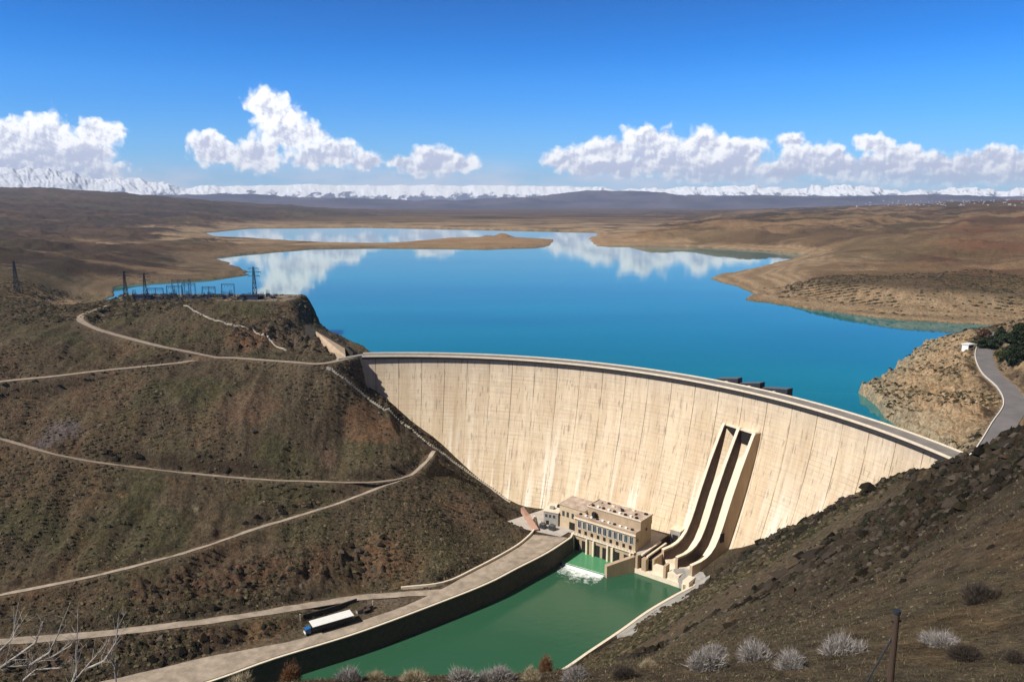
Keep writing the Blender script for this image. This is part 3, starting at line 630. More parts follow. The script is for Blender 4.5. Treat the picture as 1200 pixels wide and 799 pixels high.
for a_, b_ in zip(ia, ib):
    pa_ = np.array([np.interp(a_, np.arange(len(CL)), CL[:, q]) for q in range(2)]); pb_ = np.array([np.interp(b_, np.arange(len(CR)), CR[:, q]) for q in range(2)])
    for f in np.linspace(0, 1, 9): p_ = pa_ + (pb_ - pa_) * (f + (0.05 * float(vnoise(np.array(a_ * 0.7), np.array(1.0), 9)) if f == 0 else 0)); rv.append((p_[0], p_[1], YARD + 0.008))
tag(MB().add(rv, [(i * 9 + k, (i + 1) * 9 + k, (i + 1) * 9 + k + 1, i * 9 + k + 1) for i in range(89) for k in range(8)]).build('road', m_track, normals=False), kind='structure')
yp = [tuple(p) for p in yard_poly]
tag(MB().add([(x, y, YARD + 0.012) for x, y in yp], [tuple(range(len(yp)))]).build('pavement', simple_mat('yard_concrete', (0.46, 0.41, 0.36), 0.9, 0.15, 0.2), normals=False), kind='structure')

# ================================================================== the dam
m_conc = bpy.data.materials.new('dam_concrete'); m_conc.use_nodes = True; t = NT(m_conc.node_tree); b = t.n['Principled BSDF']
uvn = t.node('ShaderNodeUVMap').outputs[0]; S_, Z_, _ = t.sep(uvn)
blk = t.comb(t.m('FLOOR', t.m('DIVIDE', S_, 15.2)), t.m('FLOOR', t.m('DIVIDE', Z_, 2.3)))
wn = t.node('ShaderNodeTexWhiteNoise', {'Vector': blk}, noise_dimensions='2D').outputs['Value']
wc = t.node('ShaderNodeTexWhiteNoise', {'Vector': t.comb(t.m('FLOOR', t.m('DIVIDE', S_, 15.2)), 3.0)}, noise_dimensions='2D').outputs['Value']
streak = t.noise(t.v('MULTIPLY', uvn, (0.42, 0.022, 1)), 1.0, 7, 0.65, 0, '2D')
streak2 = t.noise(t.v('MULTIPLY', uvn, (0.09, 0.012, 1)), 1.0, 4, 0.6, 0, '2D')
bands = t.noise(t.v('MULTIPLY', uvn, (0.02, 0.75, 1)), 1.0, 4, 0.6, 0, '2D')
blot = t.noise(uvn, 0.16, 7, 0.7, 0, '2D')
c_ = t.mix(t.mr(streak2, 0.3, 0.7), (0.59, 0.46, 0.31), (0.74, 0.61, 0.445))
c_ = t.mix(t.m('MULTIPLY', wn, 0.16), c_, (0.56, 0.38, 0.22))
c_ = t.mix(t.m('MULTIPLY', wc, 0.14), c_, (0.88, 0.72, 0.50))
c_ = t.mix(t.mr(streak, 0.48, 0.72, 0, 0.48), c_, (0.44, 0.31, 0.20))
c_ = t.mix(t.mr(bands, 0.52, 0.7, 0, 0.30), c_, (0.43, 0.32, 0.22))
c_ = t.mix(t.mr(blot, 0.52, 0.70, 0, 0.45), c_, (0.46, 0.37, 0.27))
# lime runs where the wall has wept
cx = t.noise(t.v('MULTIPLY', uvn, (0.16, 0.008, 1)), 1.0, 3, 0.5, 0, '2D')
lime = t.m('MULTIPLY', t.mr(cx, 0.54, 0.66), t.mr(Z_, -30, -75))
c_ = t.mix(t.m('MULTIPLY', lime, 0.75), c_, (0.90, 0.84, 0.72))
# grey weathering band near the crest
c_ = t.mix(t.m('MULTIPLY', t.mr(Z_, -16, -2), t.mr(streak, 0.35, 0.6, 0.1, 0.55)), c_, (0.48, 0.42, 0.35))
def line(coord, period, width, wob=None):
    x_ = t.m('ADD', coord, wob) if wob is not None else coord
    fr = t.m('FRACT', t.m('DIVIDE', x_, period)); e = t.m('ABSOLUTE', t.m('SUBTRACT', fr, 0.5))
    return t.mr(e, 0.5 - width / period, 0.5 - 0.35 * width / period)
broken = t.noise(t.v('MULTIPLY', uvn, (0.07, 0.05, 1)), 1.0, 4, 0.7, 0, '2D')
vj = t.m('MULTIPLY', line(S_, 15.2, 0.34), t.mr(t.m('ADD', broken, t.mr(Z_, -60, 0, 0, 0.16)), 0.45, 0.62, 0.25, 0.85))
hj = t.m('MULTIPLY', line(Z_, 2.3, 0.16), t.mr(broken, 0.40, 0.65, 0.03, 0.42))
vj2 = t.m('MULTIPLY', line(S_, 3.8, 0.14), 0.16)
jt = t.m('MAXIMUM', t.m('MAXIMUM', vj, hj), vj2)
c_ = t.mix(jt, c_, (0.17, 0.125, 0.085))
# dark seep marks hanging from lift lines
seep = t.noise(t.v('MULTIPLY', uvn, (0.75, 0.11, 1)), 1.0, 3, 0.5, 0, '2D')
c_ = t.mix(t.m('MULTIPLY', t.mr(seep, 0.62, 0.72), 0.6), c_, (0.24, 0.19, 0.15))
t.put(b.inputs['Base Color'], c_); b.inputs['Roughness'].default_value = 0.92; b.inputs['Specular IOR Level'].default_value = 0.15
bm_ = t.node('ShaderNodeBump', {'Height': t.m('SUBTRACT', t.m('MULTIPLY', blot, 0.5), jt), 'Strength': 0.5, 'Distance': 0.15}); t.l.new(bm_.outputs[0], b.inputs['Normal'])

m_conc2 = simple_mat('weathered_concrete', (0.46, 0.34, 0.225), 0.9, 0.16, 0.25, 0.03, stretch=(1, 1, 0.35))
m_concw = simple_mat('pale_concrete', (0.76, 0.65, 0.50), 0.9, 0.12, 0.4, 0.02)
m_concg = simple_mat('grey_concrete', (0.33, 0.31, 0.28), 0.9, 0.2, 0.3, 0.03)
m_stone = simple_mat('quay_masonry', (0.085, 0.066, 0.05), 0.95, 0.3, 0.6, 0.08)
m_dark = simple_mat('dark_opening', (0.018, 0.015, 0.013), 0.9, 0.2)
m_steel = simple_mat('dark_steel', (0.035, 0.04, 0.05), 0.6, 0.2, 1.0, metal=0.3)
m_blue = simple_mat('switchgear_paint', (0.028, 0.045, 0.085), 0.6, 0.25, 1.0)
m_grey = simple_mat('galvanised_steel', (0.16, 0.17, 0.18), 0.55, 0.2, 1.0, metal=0.4)
m_white = simple_mat('white_paint', (0.78, 0.77, 0.73), 0.6, 0.06, 0.8)
m_black = simple_mat('near_black_concrete', (0.045, 0.038, 0.032), 0.95, 0.3, 0.5)  # near-black; stands in for shade on the crest strip and stepped wall
m_roof = simple_mat('roof_screed', (0.42, 0.29, 0.22), 0.95, 0.3, 0.25, col2=(0.62, 0.50, 0.40))
m_tan = simple_mat('ochre_render', (0.54, 0.43, 0.29), 0.9, 0.12, 0.4)
m_brown = simple_mat('powerhouse_render', (0.44, 0.335, 0.225), 0.9, 0.14, 0.35, stretch=(1, 1, .4))
m_glass = simple_mat('window_glass', (0.05, 0.06, 0.07), 0.12, 0.1, 1, spec=0.6)
m_wood = simple_mat('creosoted_wood', (0.070, 0.046, 0.034), 0.85, 0.3, 6, 0.01, stretch=(4, 4, .5))
m_rail = simple_mat('rail_paint', (0.70, 0.68, 0.62), 0.7, 0.1, 0.5)

dam = tag(empty('arch_dam', cyl(52, DR, -95)), label='tall curved pale concrete arch dam holding back the blue reservoir, road along its crest', cat='dam')
DAMO = Vector(dam.location)
def dbuild(mb, name, mat, par=dam, **k):
    mb.v = [(x - DAMO.x, y - DAMO.y, z - DAMO.z) for x, y, z in mb.v]; return mb.build(name, mat, par, **k)
def arc_part(name, sect, mat, a0=8.0, a1=96.0, n=220, par=dam):
    """closed (r, z) section swept round the crest arc"""
    mb = MB(); k = len(sect); vs = []
    for d in np.linspace(a0, a1, n):
        for r, z in sect: vs.append(tuple(cyl(d, r, z)))
    fs = [(i * k + j, i * k + (j + 1) % k, (i + 1) * k + (j + 1) % k, (i + 1) * k + j) for i in range(n - 1) for j in range(k)]
    fs += [tuple(range(k)), tuple(range((n - 1) * k + k - 1, (n - 1) * k - 1, -1))]
    mb.add(vs, fs); return dbuild(mb, name, mat, par)
zs = np.r_[np.linspace(-1.0, -97, 58)]; ths = np.linspace(7.6, 96.2, 260)
VT = []; UVT = []
sect = [(DR + 2.4 - float(dam_off(z)), z) for z in zs] + [(DR + 8.7, -97), (DR + 8.7, -60), (DR + 8.7, -1.0)]
for d in ths:
    for r, z in sect:
        VT.append(cyl(d, r, z) - np.array(DAMO)); UVT.append((R_(d) * DR + 500, z))
k = len(sect); n = len(ths)
Fd = np.array([(i * k + j, (i + 1) * k + j, (i + 1) * k + (j + 1) % k, i * k + (j + 1) % k) for i in range(n - 1) for j in range(k)])
wall = fast_mesh('wall', np.array(VT), Fd, m_conc, smooth=False, uv=np.array(UVT)); wall.parent = dam
arc_part('road_deck', [(DR, -0.95), (DR + 9.2, -0.95), (DR + 9.2, -0.25), (DR, -0.25)], m_asph)
arc_part('shade_band', [(DR + .5, -2.4), (DR + 2.6, -2.4), (DR + 2.6, -0.97), (DR + .5, -0.97)], m_black)  # added strip; shadow under the deck overhang painted as a dark band
arc_part('parapet', [(DR - .05, -0.7), (DR + .3, -0.7), (DR + .3, 0.35), (DR - .05, 0.35)], m_concw)
arc_part('parapet', [(DR + 8.95, -0.27), (DR + 9.3, -0.27), (DR + 9.3, 0.6), (DR + 8.95, 0.6)], m_concw)
arc_part('pavement', [(DR + .35, -0.27), (DR + 1.9, -0.27), (DR + 1.9, -0.08), (DR + .35, -0.08)], m_asph)
arc_part('pavement', [(DR + 7.6, -0.27), (DR + 8.85, -0.27), (DR + 8.85, -0.08), (DR + 7.6, -0.08)], m_asph)
# spillway on the face: three flank walls, two chutes
SP_T = np.array([122.73, 399.28]); SP_A = np.array([-0.8577, -0.5141]); SP_S = np.array([0.5141, -0.8577])
def spw(s, l, z): p = SP_T + SP_A * s + SP_S * l; return (p[0], p[1], z)
TOP = [(-6, -20.2), (0.6, -20.2), (1.8, -22), (10, -39.5), (16, -54), (20.5, -66), (23, -72), (26, -77.5), (29, -80.6), (32, -82.4), (36, -83.6), (42, -84.2)]
FLO = [(-9, -19), (-4, -26.5), (0, -33), (4.2, -43.2), (10.2, -57.3), (14.2, -68.3), (17.2, -76.3), (20.5, -82.6), (25, -87.4), (31, -89.9), (36, -90.4), (41.2, -89.6)]
def slab(prof, l0, l1, zb=-97):
    pts = prof + [(prof[-1][0], zb), (prof[0][0], zb)]; k = len(pts)
    vs = [spw(s, l, z) for l in (l0, l1) for s, z in pts]
    return MB().add(vs, [(i, (i + 1) % k, k + (i + 1) % k, k + i) for i in range(k)] + [tuple(range(k)), tuple(range(2 * k - 1, k - 1, -1))])
spill = dbuild(slab(FLO, -10.0, 10.0), 'spillway', m_concw)
def sub(mb, name, mat, par):
    mb.v = [(x - DAMO.x, y - DAMO.y, z - DAMO.z) for x, y, z in mb.v]; return mb.build(name, mat, par)
sub(slab(TOP, -11.6, -9.8), 'flank_wall', m_conc2, spill); sub(slab([(a, b + 0.1) for a, b in TOP], -0.9, 0.9), 'flank_wall', m_conc2, spill); sub(slab(TOP, 9.8, 11.6), 'flank_wall', m_conc2, spill)
m_shade = simple_mat('shade_dark_concrete', (0.095, 0.062, 0.045), 0.9, 0.3, 0.3)  # dark tone that paints the shade inside the chutes
for l_ in (-9.79, 0.91): sub(slab([(a, b - 0.9) for a, b in TOP], l_, l_ + 0.12), 'shade_lining', m_shade, spill)  # added slabs; shade of the inner wall faces put into their colour
for l_ in (-11.62, -0.92, 9.78): sub(slab([(a - .02, b + .35) for a, b in TOP], l_, l_ + (1.84 if l_ > -1 else 1.84), -97) if False else MB().sweep([spw(a, l_ + .92, b) for a, b in TOP[1:]], [(-.95, 0.02), (.95, 0.02), (.95, .4), (-.95, .4)]), 'coping_or_sunlit_strip', m_concw, spill)  # pale strips added on the wall tops, sunlit edge put into colour
for l0, l1 in ((-9.8, -0.9), (0.9, 9.8)):
    mb = MB(); 
    vs = [spw(s, l, z) for z in (-28.2, -20.9) for s, l in ((-7, l0), (-0.6, l0), (-0.6, l1), (-7, l1))]
    mb.add(vs, [(0, 1, 2, 3), (7, 6, 5, 4), (0, 4, 5, 1), (1, 5, 6, 2), (2, 6, 7, 3), (3, 7, 4, 0)]); sub(mb, 'sluice_shade_block', m_dark, spill)  # solid near-black block; shade of the recess put into its colour
    mb = MB(); vs = [spw(s, l, z) for z in (-20.88, -20.1) for s, l in ((-5, l0), (0.3, l0), (0.3, l1), (-5, l1))]
    mb.add(vs, [(0, 1, 2, 3), (7, 6, 5, 4), (0, 4, 5, 1), (1, 5, 6, 2), (2, 6, 7, 3), (3, 7, 4, 0)]); sub(mb, 'lintel', m_concw, spill)
mb = MB(); vs = [spw(s, l, z) for z in (-76, -71) for s, l in ((20, 11.5), (23, 11.5), (23, 11.75), (20, 11.75))]
mb.add(vs, [(0, 1, 2, 3), (7, 6, 5, 4), (0, 4, 5, 1), (1, 5, 6, 2), (2, 6, 7, 3), (3, 7, 4, 0)]); sub(mb, 'doorway', m_dark, spill)
# hoist gantries on the upstream edge
for i, (d, ln) in enumerate([(42.2, 13), (39.0, 12), (35.6, 15)]):
    for sgn in (0,):
        a0 = d + ln / 2 / DR * 57.3; a1 = d - ln / 2 / DR * 57.3; mb = MB()
        p = [cyl(a0, DR + 11.0), cyl(a1, DR + 11.0), cyl(a1, DR + 15.5), cyl(a0, DR + 15.5)]
        mb.prism([q[:2] for q in p], [-9] * 4, [0.6, 2.9, 2.9, 0.6]); g = dbuild(mb, 'sluice_gate_hoist', m_steel)
        mb = MB(); mb.prism([q[:2] for q in p], [.65, 2.95, 2.95, .65], [.9, 3.25, 3.25, .9]); sub(mb, 'cover', m_grey, g)
        mb = MB(); q = cyl(d, DR + 10.2); mb.box((q[0], q[1], -0.2), (1.6, 1.6, 1.4), R_(d)); sub(mb, 'bridge', m_concw, g)

# wing wall at the left end of the crest
W0 = (-97.5, 498.4); W1 = (-112, 486)
t_ = np.array([W1[0] - W0[0], W1[1] - W0[1]]); t_ /= np.hypot(*t_); nn = np.array([t_[1], -t_[0]]) * 3.0
mb = MB(); mb.prism([W0, W1, (W1[0] + nn[0], W1[1] + nn[1]), (W0[0] + nn[0] + 0, W0[1] + nn[1])], [-34, -22, -22, -34], [0.5, 0.2, 0.2, 0.5])
tag(mb.build('wing_wall', m_concg), 'dark shaded concrete wing wall closing the left end of the dam crest', 'wall')
mb = MB(); mb.sweep([atz(x, y, z) for (x, y), z in zip([(358, 380), (372, 387), (390, 397), (404, 405), (414, 413)], [14.5, 11.5, 7.5, 4, 1.6])], [(-0.4, -9), (0.4, -9), (0.4, -0.2), (-0.4, -0.2)])
tag(mb.build('retaining_wall', m_black), 'low dark stepped wall running down the lakeside edge to the left end of the crest', 'wall')  # darkness of its shadow side put into the wall colour
mb = MB(); q = [atz(x, y, z) for x, y, z in [(370, 389, 10.5), (404, 409, 2.2), (405, 418, 0.4), (389, 413, 0.6)]]
mb.prism([a_[:2] for a_ in q], [a_[2] - 3 for a_ in q], [a_[2] + 0.6 for a_ in q]); tag(mb.build('concrete_slab', m_conc2), 'smooth tan concrete apron on the slope above the left end of the crest', 'slab')
# ================================================================== power station
RZ = math.atan2(ET[1], ET[0])
ph = tag(empty('power_station', uv2w(0, 193.5, RIVER), RZ), label='tan flat-roofed power station at the foot of the dam beside the green river', cat='power station')
def B(*bx): 
    mb = MB()
    for (x0, x1, y0, y1, z0, z1) in bx: mb.box(((x0 + x1) / 2, (y0 + y1) / 2, (z0 + z1) / 2), (x1 - x0, y1 - y0, z1 - z0))
    return mb
B((-19, 21, 0.01, 2.4, -2, 10.2)).build('base_block', m_brown, ph)
B((-18.6, 20.6, 1.6, 18.5, 10.22, 20.9)).build('wall', m_brown, ph)
B((-13, 21.02, 6.0, 18.52, 20.92, 25.8)).build('upper_wall', m_brown, ph)
B((-31, -13.02, 4, 17, 8, 23.2)).build('annex_wall', m_tan, ph)
r1 = B((-13.3, 21.35, 5.7, 18.85, 25.82, 26.2)).build('roof', m_roof, ph)
B((-13.3, 21.35, 5.7, 6.0, 26.22, 26.7), (-13.3, 21.35, 18.55, 18.85, 26.22, 26.7), (-13.3, -13.0, 6.01, 18.54, 26.22, 26.7), (21.05, 21.35, 6.01, 18.54, 26.22, 26.7)).build('roof_parapet', m_concw, r1)
r2 = B((-18.8, 20.9, 1.3, 5.68, 20.92, 21.3)).build('roof', m_roof, ph)
r3 = MB().prism([(-31.4, 3.6), (-13.35, 3.6), (-13.35, 17.4), (-31.4, 17.4)], [23.22] * 4, [23.6, 23.6, 24.4, 24.4]).build('roof', m_roof, ph)
rg = random.Random(3)
for i in range(9):
    B((-11.5 + i * 3.5, -10.2 + i * 3.5, 7.5, 8.8, 26.21, 27.1)).build('roof_vent', m_white if i % 2 else m_dark, r1)
for i in range(8):
    xx = -10 + i * 3.9 + rg.uniform(-.6, .6); yy_ = rg.uniform(11, 16); hh = rg.uniform(.5, 1.3)
    B((xx, xx + rg.uniform(.8, 2), yy_, yy_ + rg.uniform(.8, 1.8), 26.21, 26.2 + hh)).build('roof_unit', rg.choice([m_concg, m_concw, m_roof, m_dark]), r1)
for i in range(10):
    xx = -16.5 + i * 3.7; B((xx, xx + 1.3, 2.6, 3.8, 21.31, 22.1)).build('roof_vent', m_white if i % 3 else m_dark, r2)
B((-8.6, -6.6, 3.4, 5.2, 21.31, 24.4)).build('roof_unit', m_dark, r2)
for i in range(11):       # long window band
    xx = -16.6 + i * 3.35
    w_ = B((xx, xx + 2.5, 1.35, 1.59, 14.0, 18.6)).build('window', m_white, ph)
    B((xx + .22, xx + 1.18, 1.25, 1.34, 14.3, 18.3), (xx + 1.34, xx + 2.28, 1.25, 1.34, 14.3, 18.3)).build('pane', m_glass, w_)
B((-18.9, 20.9, 0.6, 1.59, 19.2, 19.6)).build('ledge', m_concw, ph)
B((-19.3, 21.2, -0.9, 1.58, 10.22, 10.7)).build('walkway', m_concw, ph)
rail = MB()
for i in range(21): rail.box((-19 + i * 2, -0.75, 11.2), (.1, .1, 1.0))
rail.box((1, -0.75, 11.75), (40, .1, .1)); rail.build('railing', m_grey, ph)
for i in range(9):
    xx = -16 + i * 4.1; B((xx, xx + 1.5, 1.36, 1.59, 11.0, 13.0)).build('doorway', m_dark, ph)
for xx in (-17.2, -12.6, -3.6, 1.0, 9.0, 14.6):
    B((xx, xx + 2.9, -0.1, 0.0, 0.6, 7.8)).build('draft_tube_opening', m_dark, ph)
for xx in (-18.6, -9.3, -4.9, 4.3, 7.4, 18.4): B((xx, xx + 1.0, -1.4, -0.11, -2, 9.9)).build('buttress', m_concw, ph)
for xx, yy_ in ((-29, 3.99), (-26, 3.99), (-22.5, 3.99), (-18.8, 3.99)): B((xx, xx + 1.6, 3.85, 3.99, 17, 20)).build('window', m_glass, ph)
B((-24, -19.6, 3.8, 3.99, 10.2, 14.5)).build('doorway', m_dark, ph)
B((21.03, 21.15, 3, 3.9, 15.5, 17.2)).build('window', m_glass, ph)
B((21.03, 21.15, 12, 13, 19, 20.5)).build('window', m_glass, ph)

gh = tag(empty('control_building', uv2w(-37, 201, YARD), RZ + 0.25), label='small grey flat-roofed control building in the yard between hillside and power station', cat='building')
B((-4.5, 4.5, -6, 6, -1, 8)).build('wall', m_concg, gh); rf = B((-4.9, 4.9, -6.4, 6.4, 8.02, 8.5)).build('roof', m_concw, gh)
B((-2, 0.5, -3, -1, 8.52, 10)).build('roof_unit', m_concg, rf); B((1, 3, 1, 3.5, 8.52, 9.8)).build('roof_unit', m_dark, rf)
for xx in (-3.6, -1.2, 1.2): B((xx, xx + 1.5, -6.1, -6.01, 4.6, 6.4)).build('window', m_glass, gh)
for yy_ in (-4.5, -1, 2.5): B((4.51, 4.6, yy_, yy_ + 1.6, 4.6, 6.4)).build('window', m_glass, gh)
B((-3, -1.2, -6.1, -6.01, 0, 2.6)).build('door', m_dark, gh)
def transformer(par=None, blue=False):
    return None
tr0 = tag(empty('power_transformer', uv2w(-31, 190.5, YARD), RZ), label='grey finned transformer on the yard in front of the control building, nearest the power station', cat='transformer', group='transformers in the power station yard')
B((-1.6, 1.6, -1.2, 1.2, 0.2, 3.0)).build('tank', m_grey, tr0)
mb = MB()
for i in range(8): mb.box((-1.4 + i * .4, -1.5, 1.6), (.12, .55, 2.2))
mb.build('radiator', m_grey, tr0)
for xx in (-1, 0, 1): MB().bar((xx, 0, 3.0), (xx, 0, 4.4), .18, 6, .08).build('bushing', m_wood, tr0)
tr1 = copy_tree(tr0); tr1.location = Vector(uv2w(-36.5, 189, YARD)); tr1['label'] = 'grey finned transformer on the yard in front of the control building, nearest the hillside'
hut = tag(empty('gauge_hut', (92.7, 404, -92), RZ), label='small grey concrete hut on the dam foot between power station and spillway', cat='hut')
B((-3.0, 3.0, -3, 3, 0, 12)).build('wall', m_concg, hut); B((-3.3, 3.3, -3.3, 3.3, 12.02, 12.5)).build('roof', m_concw, hut)
B((-1.6, 1.8, -3.1, -3.01, 5.2, 9.6)).build('doorway', m_dark, hut)

# outlet works between power station and chutes
ow = tag(empty('outlet_works', uv2w(0, 193.5, RIVER), RZ), label='low pale concrete outlet works with two beams between power station and spillway', cat='outlet works')
B((21.2, 62, 0.9, 30, -2, 2.2)).build('apron', m_concw, ow)
B((22.2, 50.5, -1.2, .88, -2, 2.6)).build('end_sill', m_concw, ow)
B((22.3, 23.6, -1.0, 5, 2.62, 10)).build('pier', m_conc2, ow); B((26.0, 28.6, -1.0, 2.0, 2.62, 9.2)).build('pier', m_conc2, ow)
B((30.2, 31.4, 3, 24, 2.22, 8.6)).build('divider_wall', m_conc2, ow)
for yx in (24.2, 27.5): MB().box((yx + 1.0, 11, 10.3), (1.0, 21, .8)).build('beam', m_concw, ow)
B((23.62, 30.18, 3.2, 22, 2.21, 6.4)).build('gate_chamber', m_dark, ow)
B((31.8, 38.4, 0.95, 4.5, 2.21, 6.2)).build('baffle_block', m_concw, ow); B((41.2, 47.6, -0.6, 4.0, 2.61, 6.0)).build('baffle_block', m_concw, ow)
B((39, 40.4, -1.25, 3, 2.62, 9.4)).build('pier', m_conc2, ow)
B((50.5, 54, -2.2, 5, -2, 5.2)).build('baffle_block', m_concw, ow)

# guide wall, quay, right bank
mb = MB(); a_ = uv2w(21.0, 193.2)[:2]; b_ = uv2w(13.0, 178.0)[:2]; d_ = (b_ - a_) / np.hypot(*(b_ - a_)); n_ = np.array([-d_[1], d_[0]]) * 1.2
mb.prism([a_ + n_, b_ + n_, b_ - n_, a_ - n_], -98, [-86.0, -88.2, -88.2, -86.0]); gw = mb.build('guide_wall', m_conc2)
tag(gw, 'short brown concrete guide wall jutting into the river from the power station corner', 'wall')
QP = [tuple(q) for q in QUAY] + [tuple(uv2w(-19.4, 193.6, -85))]
mb = MB(); mb.sweep(QP, [(-1.3, -14), (1.3, -14), (0.9, 0.12), (-1.3, 0.12)]); qw = mb.build('quay_wall', m_stone)
tag(qw, 'long dark retaining wall dropping from the canal road to the green river', 'wall')
mb = MB(); mb.sweep([(x, y, z + 0.14) for x, y, z in QP], [(-.1, 0), (1.0, 0), (1.0, .42), (-.1, .42)]); mb.build('coping_or_sunlit_strip', m_concw, qw)
RBP = [(x, y, -92.6) for x, y in RB] + [tuple(uv2w(50.6, 190.6, -91.6))]
rbs = smooth_line(RBP, 4)
mb = MB(); mb.sweep(rbs, [(-1.0, -4), (0.3, -4), (0.3, 0.4), (-1.0, 0.4)]); rbw = mb.build('river_wall', m_concw)
tag(rbw, 'pale low concrete wall along the right bank of the river', 'wall')
seg = rbs[int(len(rbs) * .52):]
mb = MB(); mb.sweep(seg, [(0.32, -3.0), (9.0, -3.0), (9.0, 4.2), (0.32, 0.1)]); tag(mb.build('bank_lining', m_concg), 'grey sloping concrete lining above the right river wall below the spillway', 'bank lining')
# foot wall of the hillside along the canal road, and the red gutter
fw = [atz(x, y, -85) for x, y in [(470, 690), (520, 684), (556, 668), (590, 650), (612, 636), (627, 620), (626, 606)]]
mb = MB(); mb.sweep(smooth_line(fw, 4), [(-.5, -1.5), (.4, -1.5), (.4, 1.2), (-.5, 1.2)]); tag(mb.build('retaining_wall', m_concw), 'knee-high pale wall between the left hillside and the canal road', 'wall')
mb = MB(); mb.sweep([atz(612, 596, -77), atz(619, 606, -81), atz(629, 622, -84.8)], [(-1.3, -2), (1.3, -2), (1.3, 1.0), (-1.3, 1.0)]); tag(mb.build('concrete_gutter', simple_mat('red_concrete', (0.50, 0.30, 0.22), .9, .15)), 'steep reddish concrete gutter at the foot of the left hill by the yard', 'gutter')

# turbulent pool below the turbines
m_pool = water_mat('pool_water', (0.06, 0.235, 0.105), 0.6, 0.35, far=(0.10, 0.30, 0.15), rough=0.12)
pa, pb = uv2w(-13.5, 175.5), uv2w(12.6, 178.0)
pool = [uv2w(-19.3, 193.45), uv2w(-21.0, 181.5), pa, pb, uv2w(19.8, 193.45)]
tag(MB().add([(p[0], p[1], -93.9) for p in pool], [tuple(range(5))]).build('pool_water', m_pool, normals=False), kind='structure')
mb = MB(); dd = (pb - pa)[:2]; dd /= np.hypot(*dd); nd = np.array([dd[1], -dd[0]])
mb.prism([pa[:2], pb[:2], pb[:2] - nd * 1.0, pa[:2] - nd * 1.0], -97, -93.95); tag(mb.build('weir', m_concg), 'straight weir sill with white water pouring over it below the power station', 'weir')
m_foam = bpy.data.materials.new('foam'); m_foam.use_nodes = True; t = NT(m_foam.node_tree); b = t.n['Principled BSDF']
pos = t.node('ShaderNodeNewGeometry').outputs['Position']; fa = t.node('ShaderNodeAttribute', attribute_name='fade').outputs['Fac']
n = t.noise(pos, 0.35, 8, 0.72, 0.6); b.inputs['Base Color'].default_value = (0.80, 0.86, 0.80, 1); b.inputs['Roughness'].default_value = 0.7
t.put(b.inputs['Alpha'], t.mr(t.m('ADD', n, t.m('SUBTRACT', fa, 0.62)), 0.36, 0.62))
NI_, NJ_ = 40, 30; FV = []; FD = []
for j in range(NJ_):
    q = j / (NJ_ - 1)
    for i in range(NI_):
        p = pa[:2] + (pb - pa)[:2] * (i / (NI_ - 1)) + nd * (q * 27 - 0.9); z = -93.86 - min(q * 27 / 2.2, 1) * 1.1
        FV.append((p[0], p[1], max(z, -94.97) + 0.06 * random.random())); FD.append(max(0.12, 0.98 - q ** .7 * 0.86) * (1 if q < .8 else (1 - q) * 5) * (0.75 + 0.25 * math.sin(math.pi * i / (NI_ - 1))) * (1 if 0 < i < NI_ - 1 else .4))
ii = np.arange(NI_ * NJ_).reshape(NJ_, NI_); Ff = np.stack([ii[:-1, :-1], ii[1:, :-1], ii[1:, 1:], ii[:-1, 1:]], -1).reshape(-1, 4)
tag(fast_mesh('foam', np.array(FV), Ff, m_foam, attrs={'fade': np.array(FD)}), kind='stuff')

# ================================================================== lorry, crates and walls by the canal road
la = atz(414, 717, -81); lb = atz(358, 733, -81); lz = math.atan2((la - lb)[1], (la - lb)[0])
lorry_s = 0.86
lorry = tag(empty('lorry', ((la + lb) / 2)[:2].tolist() + [-85.0], lz), label='long white-roofed trailer lorry with a small blue cab parked beside the canal road', cat='lorry')
m_cab = simple_mat('blue_cab_paint', (0.02, 0.12, 0.32), 0.35, 0.1, 1, spec=.5)
B((-9.5, 11.5, -1.5, 1.5, 1.3, 3.9)).build('trailer', simple_mat('trailer_side', (0.03, 0.028, 0.028), .7, .2), lorry)
B((-9.8, 11.8, -2.7, 2.7, 3.92, 4.12)).build('roof', m_white, lorry)
B((-9.5, 11.5, -1.1, 1.1, .9, 1.28)).build('chassis', m_dark, lorry)
lorry.scale = (lorry_s, 1.1, 1.0)
cb = MB().prism([(-13.0, -1.25), (-10.3, -1.25), (-10.3, 1.25), (-13.0, 1.25)], [.6] * 4, [2.7, 3.1, 3.1, 2.7]).build('cab', m_cab, lorry)
B((-13.06, -13.01, -1.1, 1.1, 1.7, 2.55)).build('windscreen', m_glass, cb); B((-13.3, -13.01, -1.25, 1.25, .5, 1.3)).build('bumper', m_white, cb)
for xx in (-12.2, -9.0, 6.5, 7.8, 9.2):
    for yy_ in (-1.2, 1.2): MB().bar((xx, yy_ - .18, .5), (xx, yy_ + .18, .5), .5, 14).build('wheel', m_dark, lorry)
for i, (x, y) in enumerate([(426, 713), (430, 717), (422, 717), (434, 713)]):
    p = atz(x, y, -85); s_ = 1.2 + .3 * (i % 3)
    mb = B((-s_, s_, -.8, .8, 0, 1.1 + .2 * i)); o = mb.build('crate', [simple_mat('rusty_crate', (.25, .09, .06), .9, .3), m_dark, m_concg, m_wood][i]); o.location = p; o.rotation_euler.z = lz + .1 * i
    B((-s_ - .06, s_ + .06, -.86, .86, 1.12 + .2 * i, 1.22 + .2 * i)).build('lid', m_wood, o)
    tag(o, ['rusty red crate just behind the end of the white trailer', 'black crate nearest the canal road behind the white trailer', 'grey crate closest to the tail of the white trailer', 'brown crate farthest from the white trailer'][i], 'crate', 'crates behind the trailer')
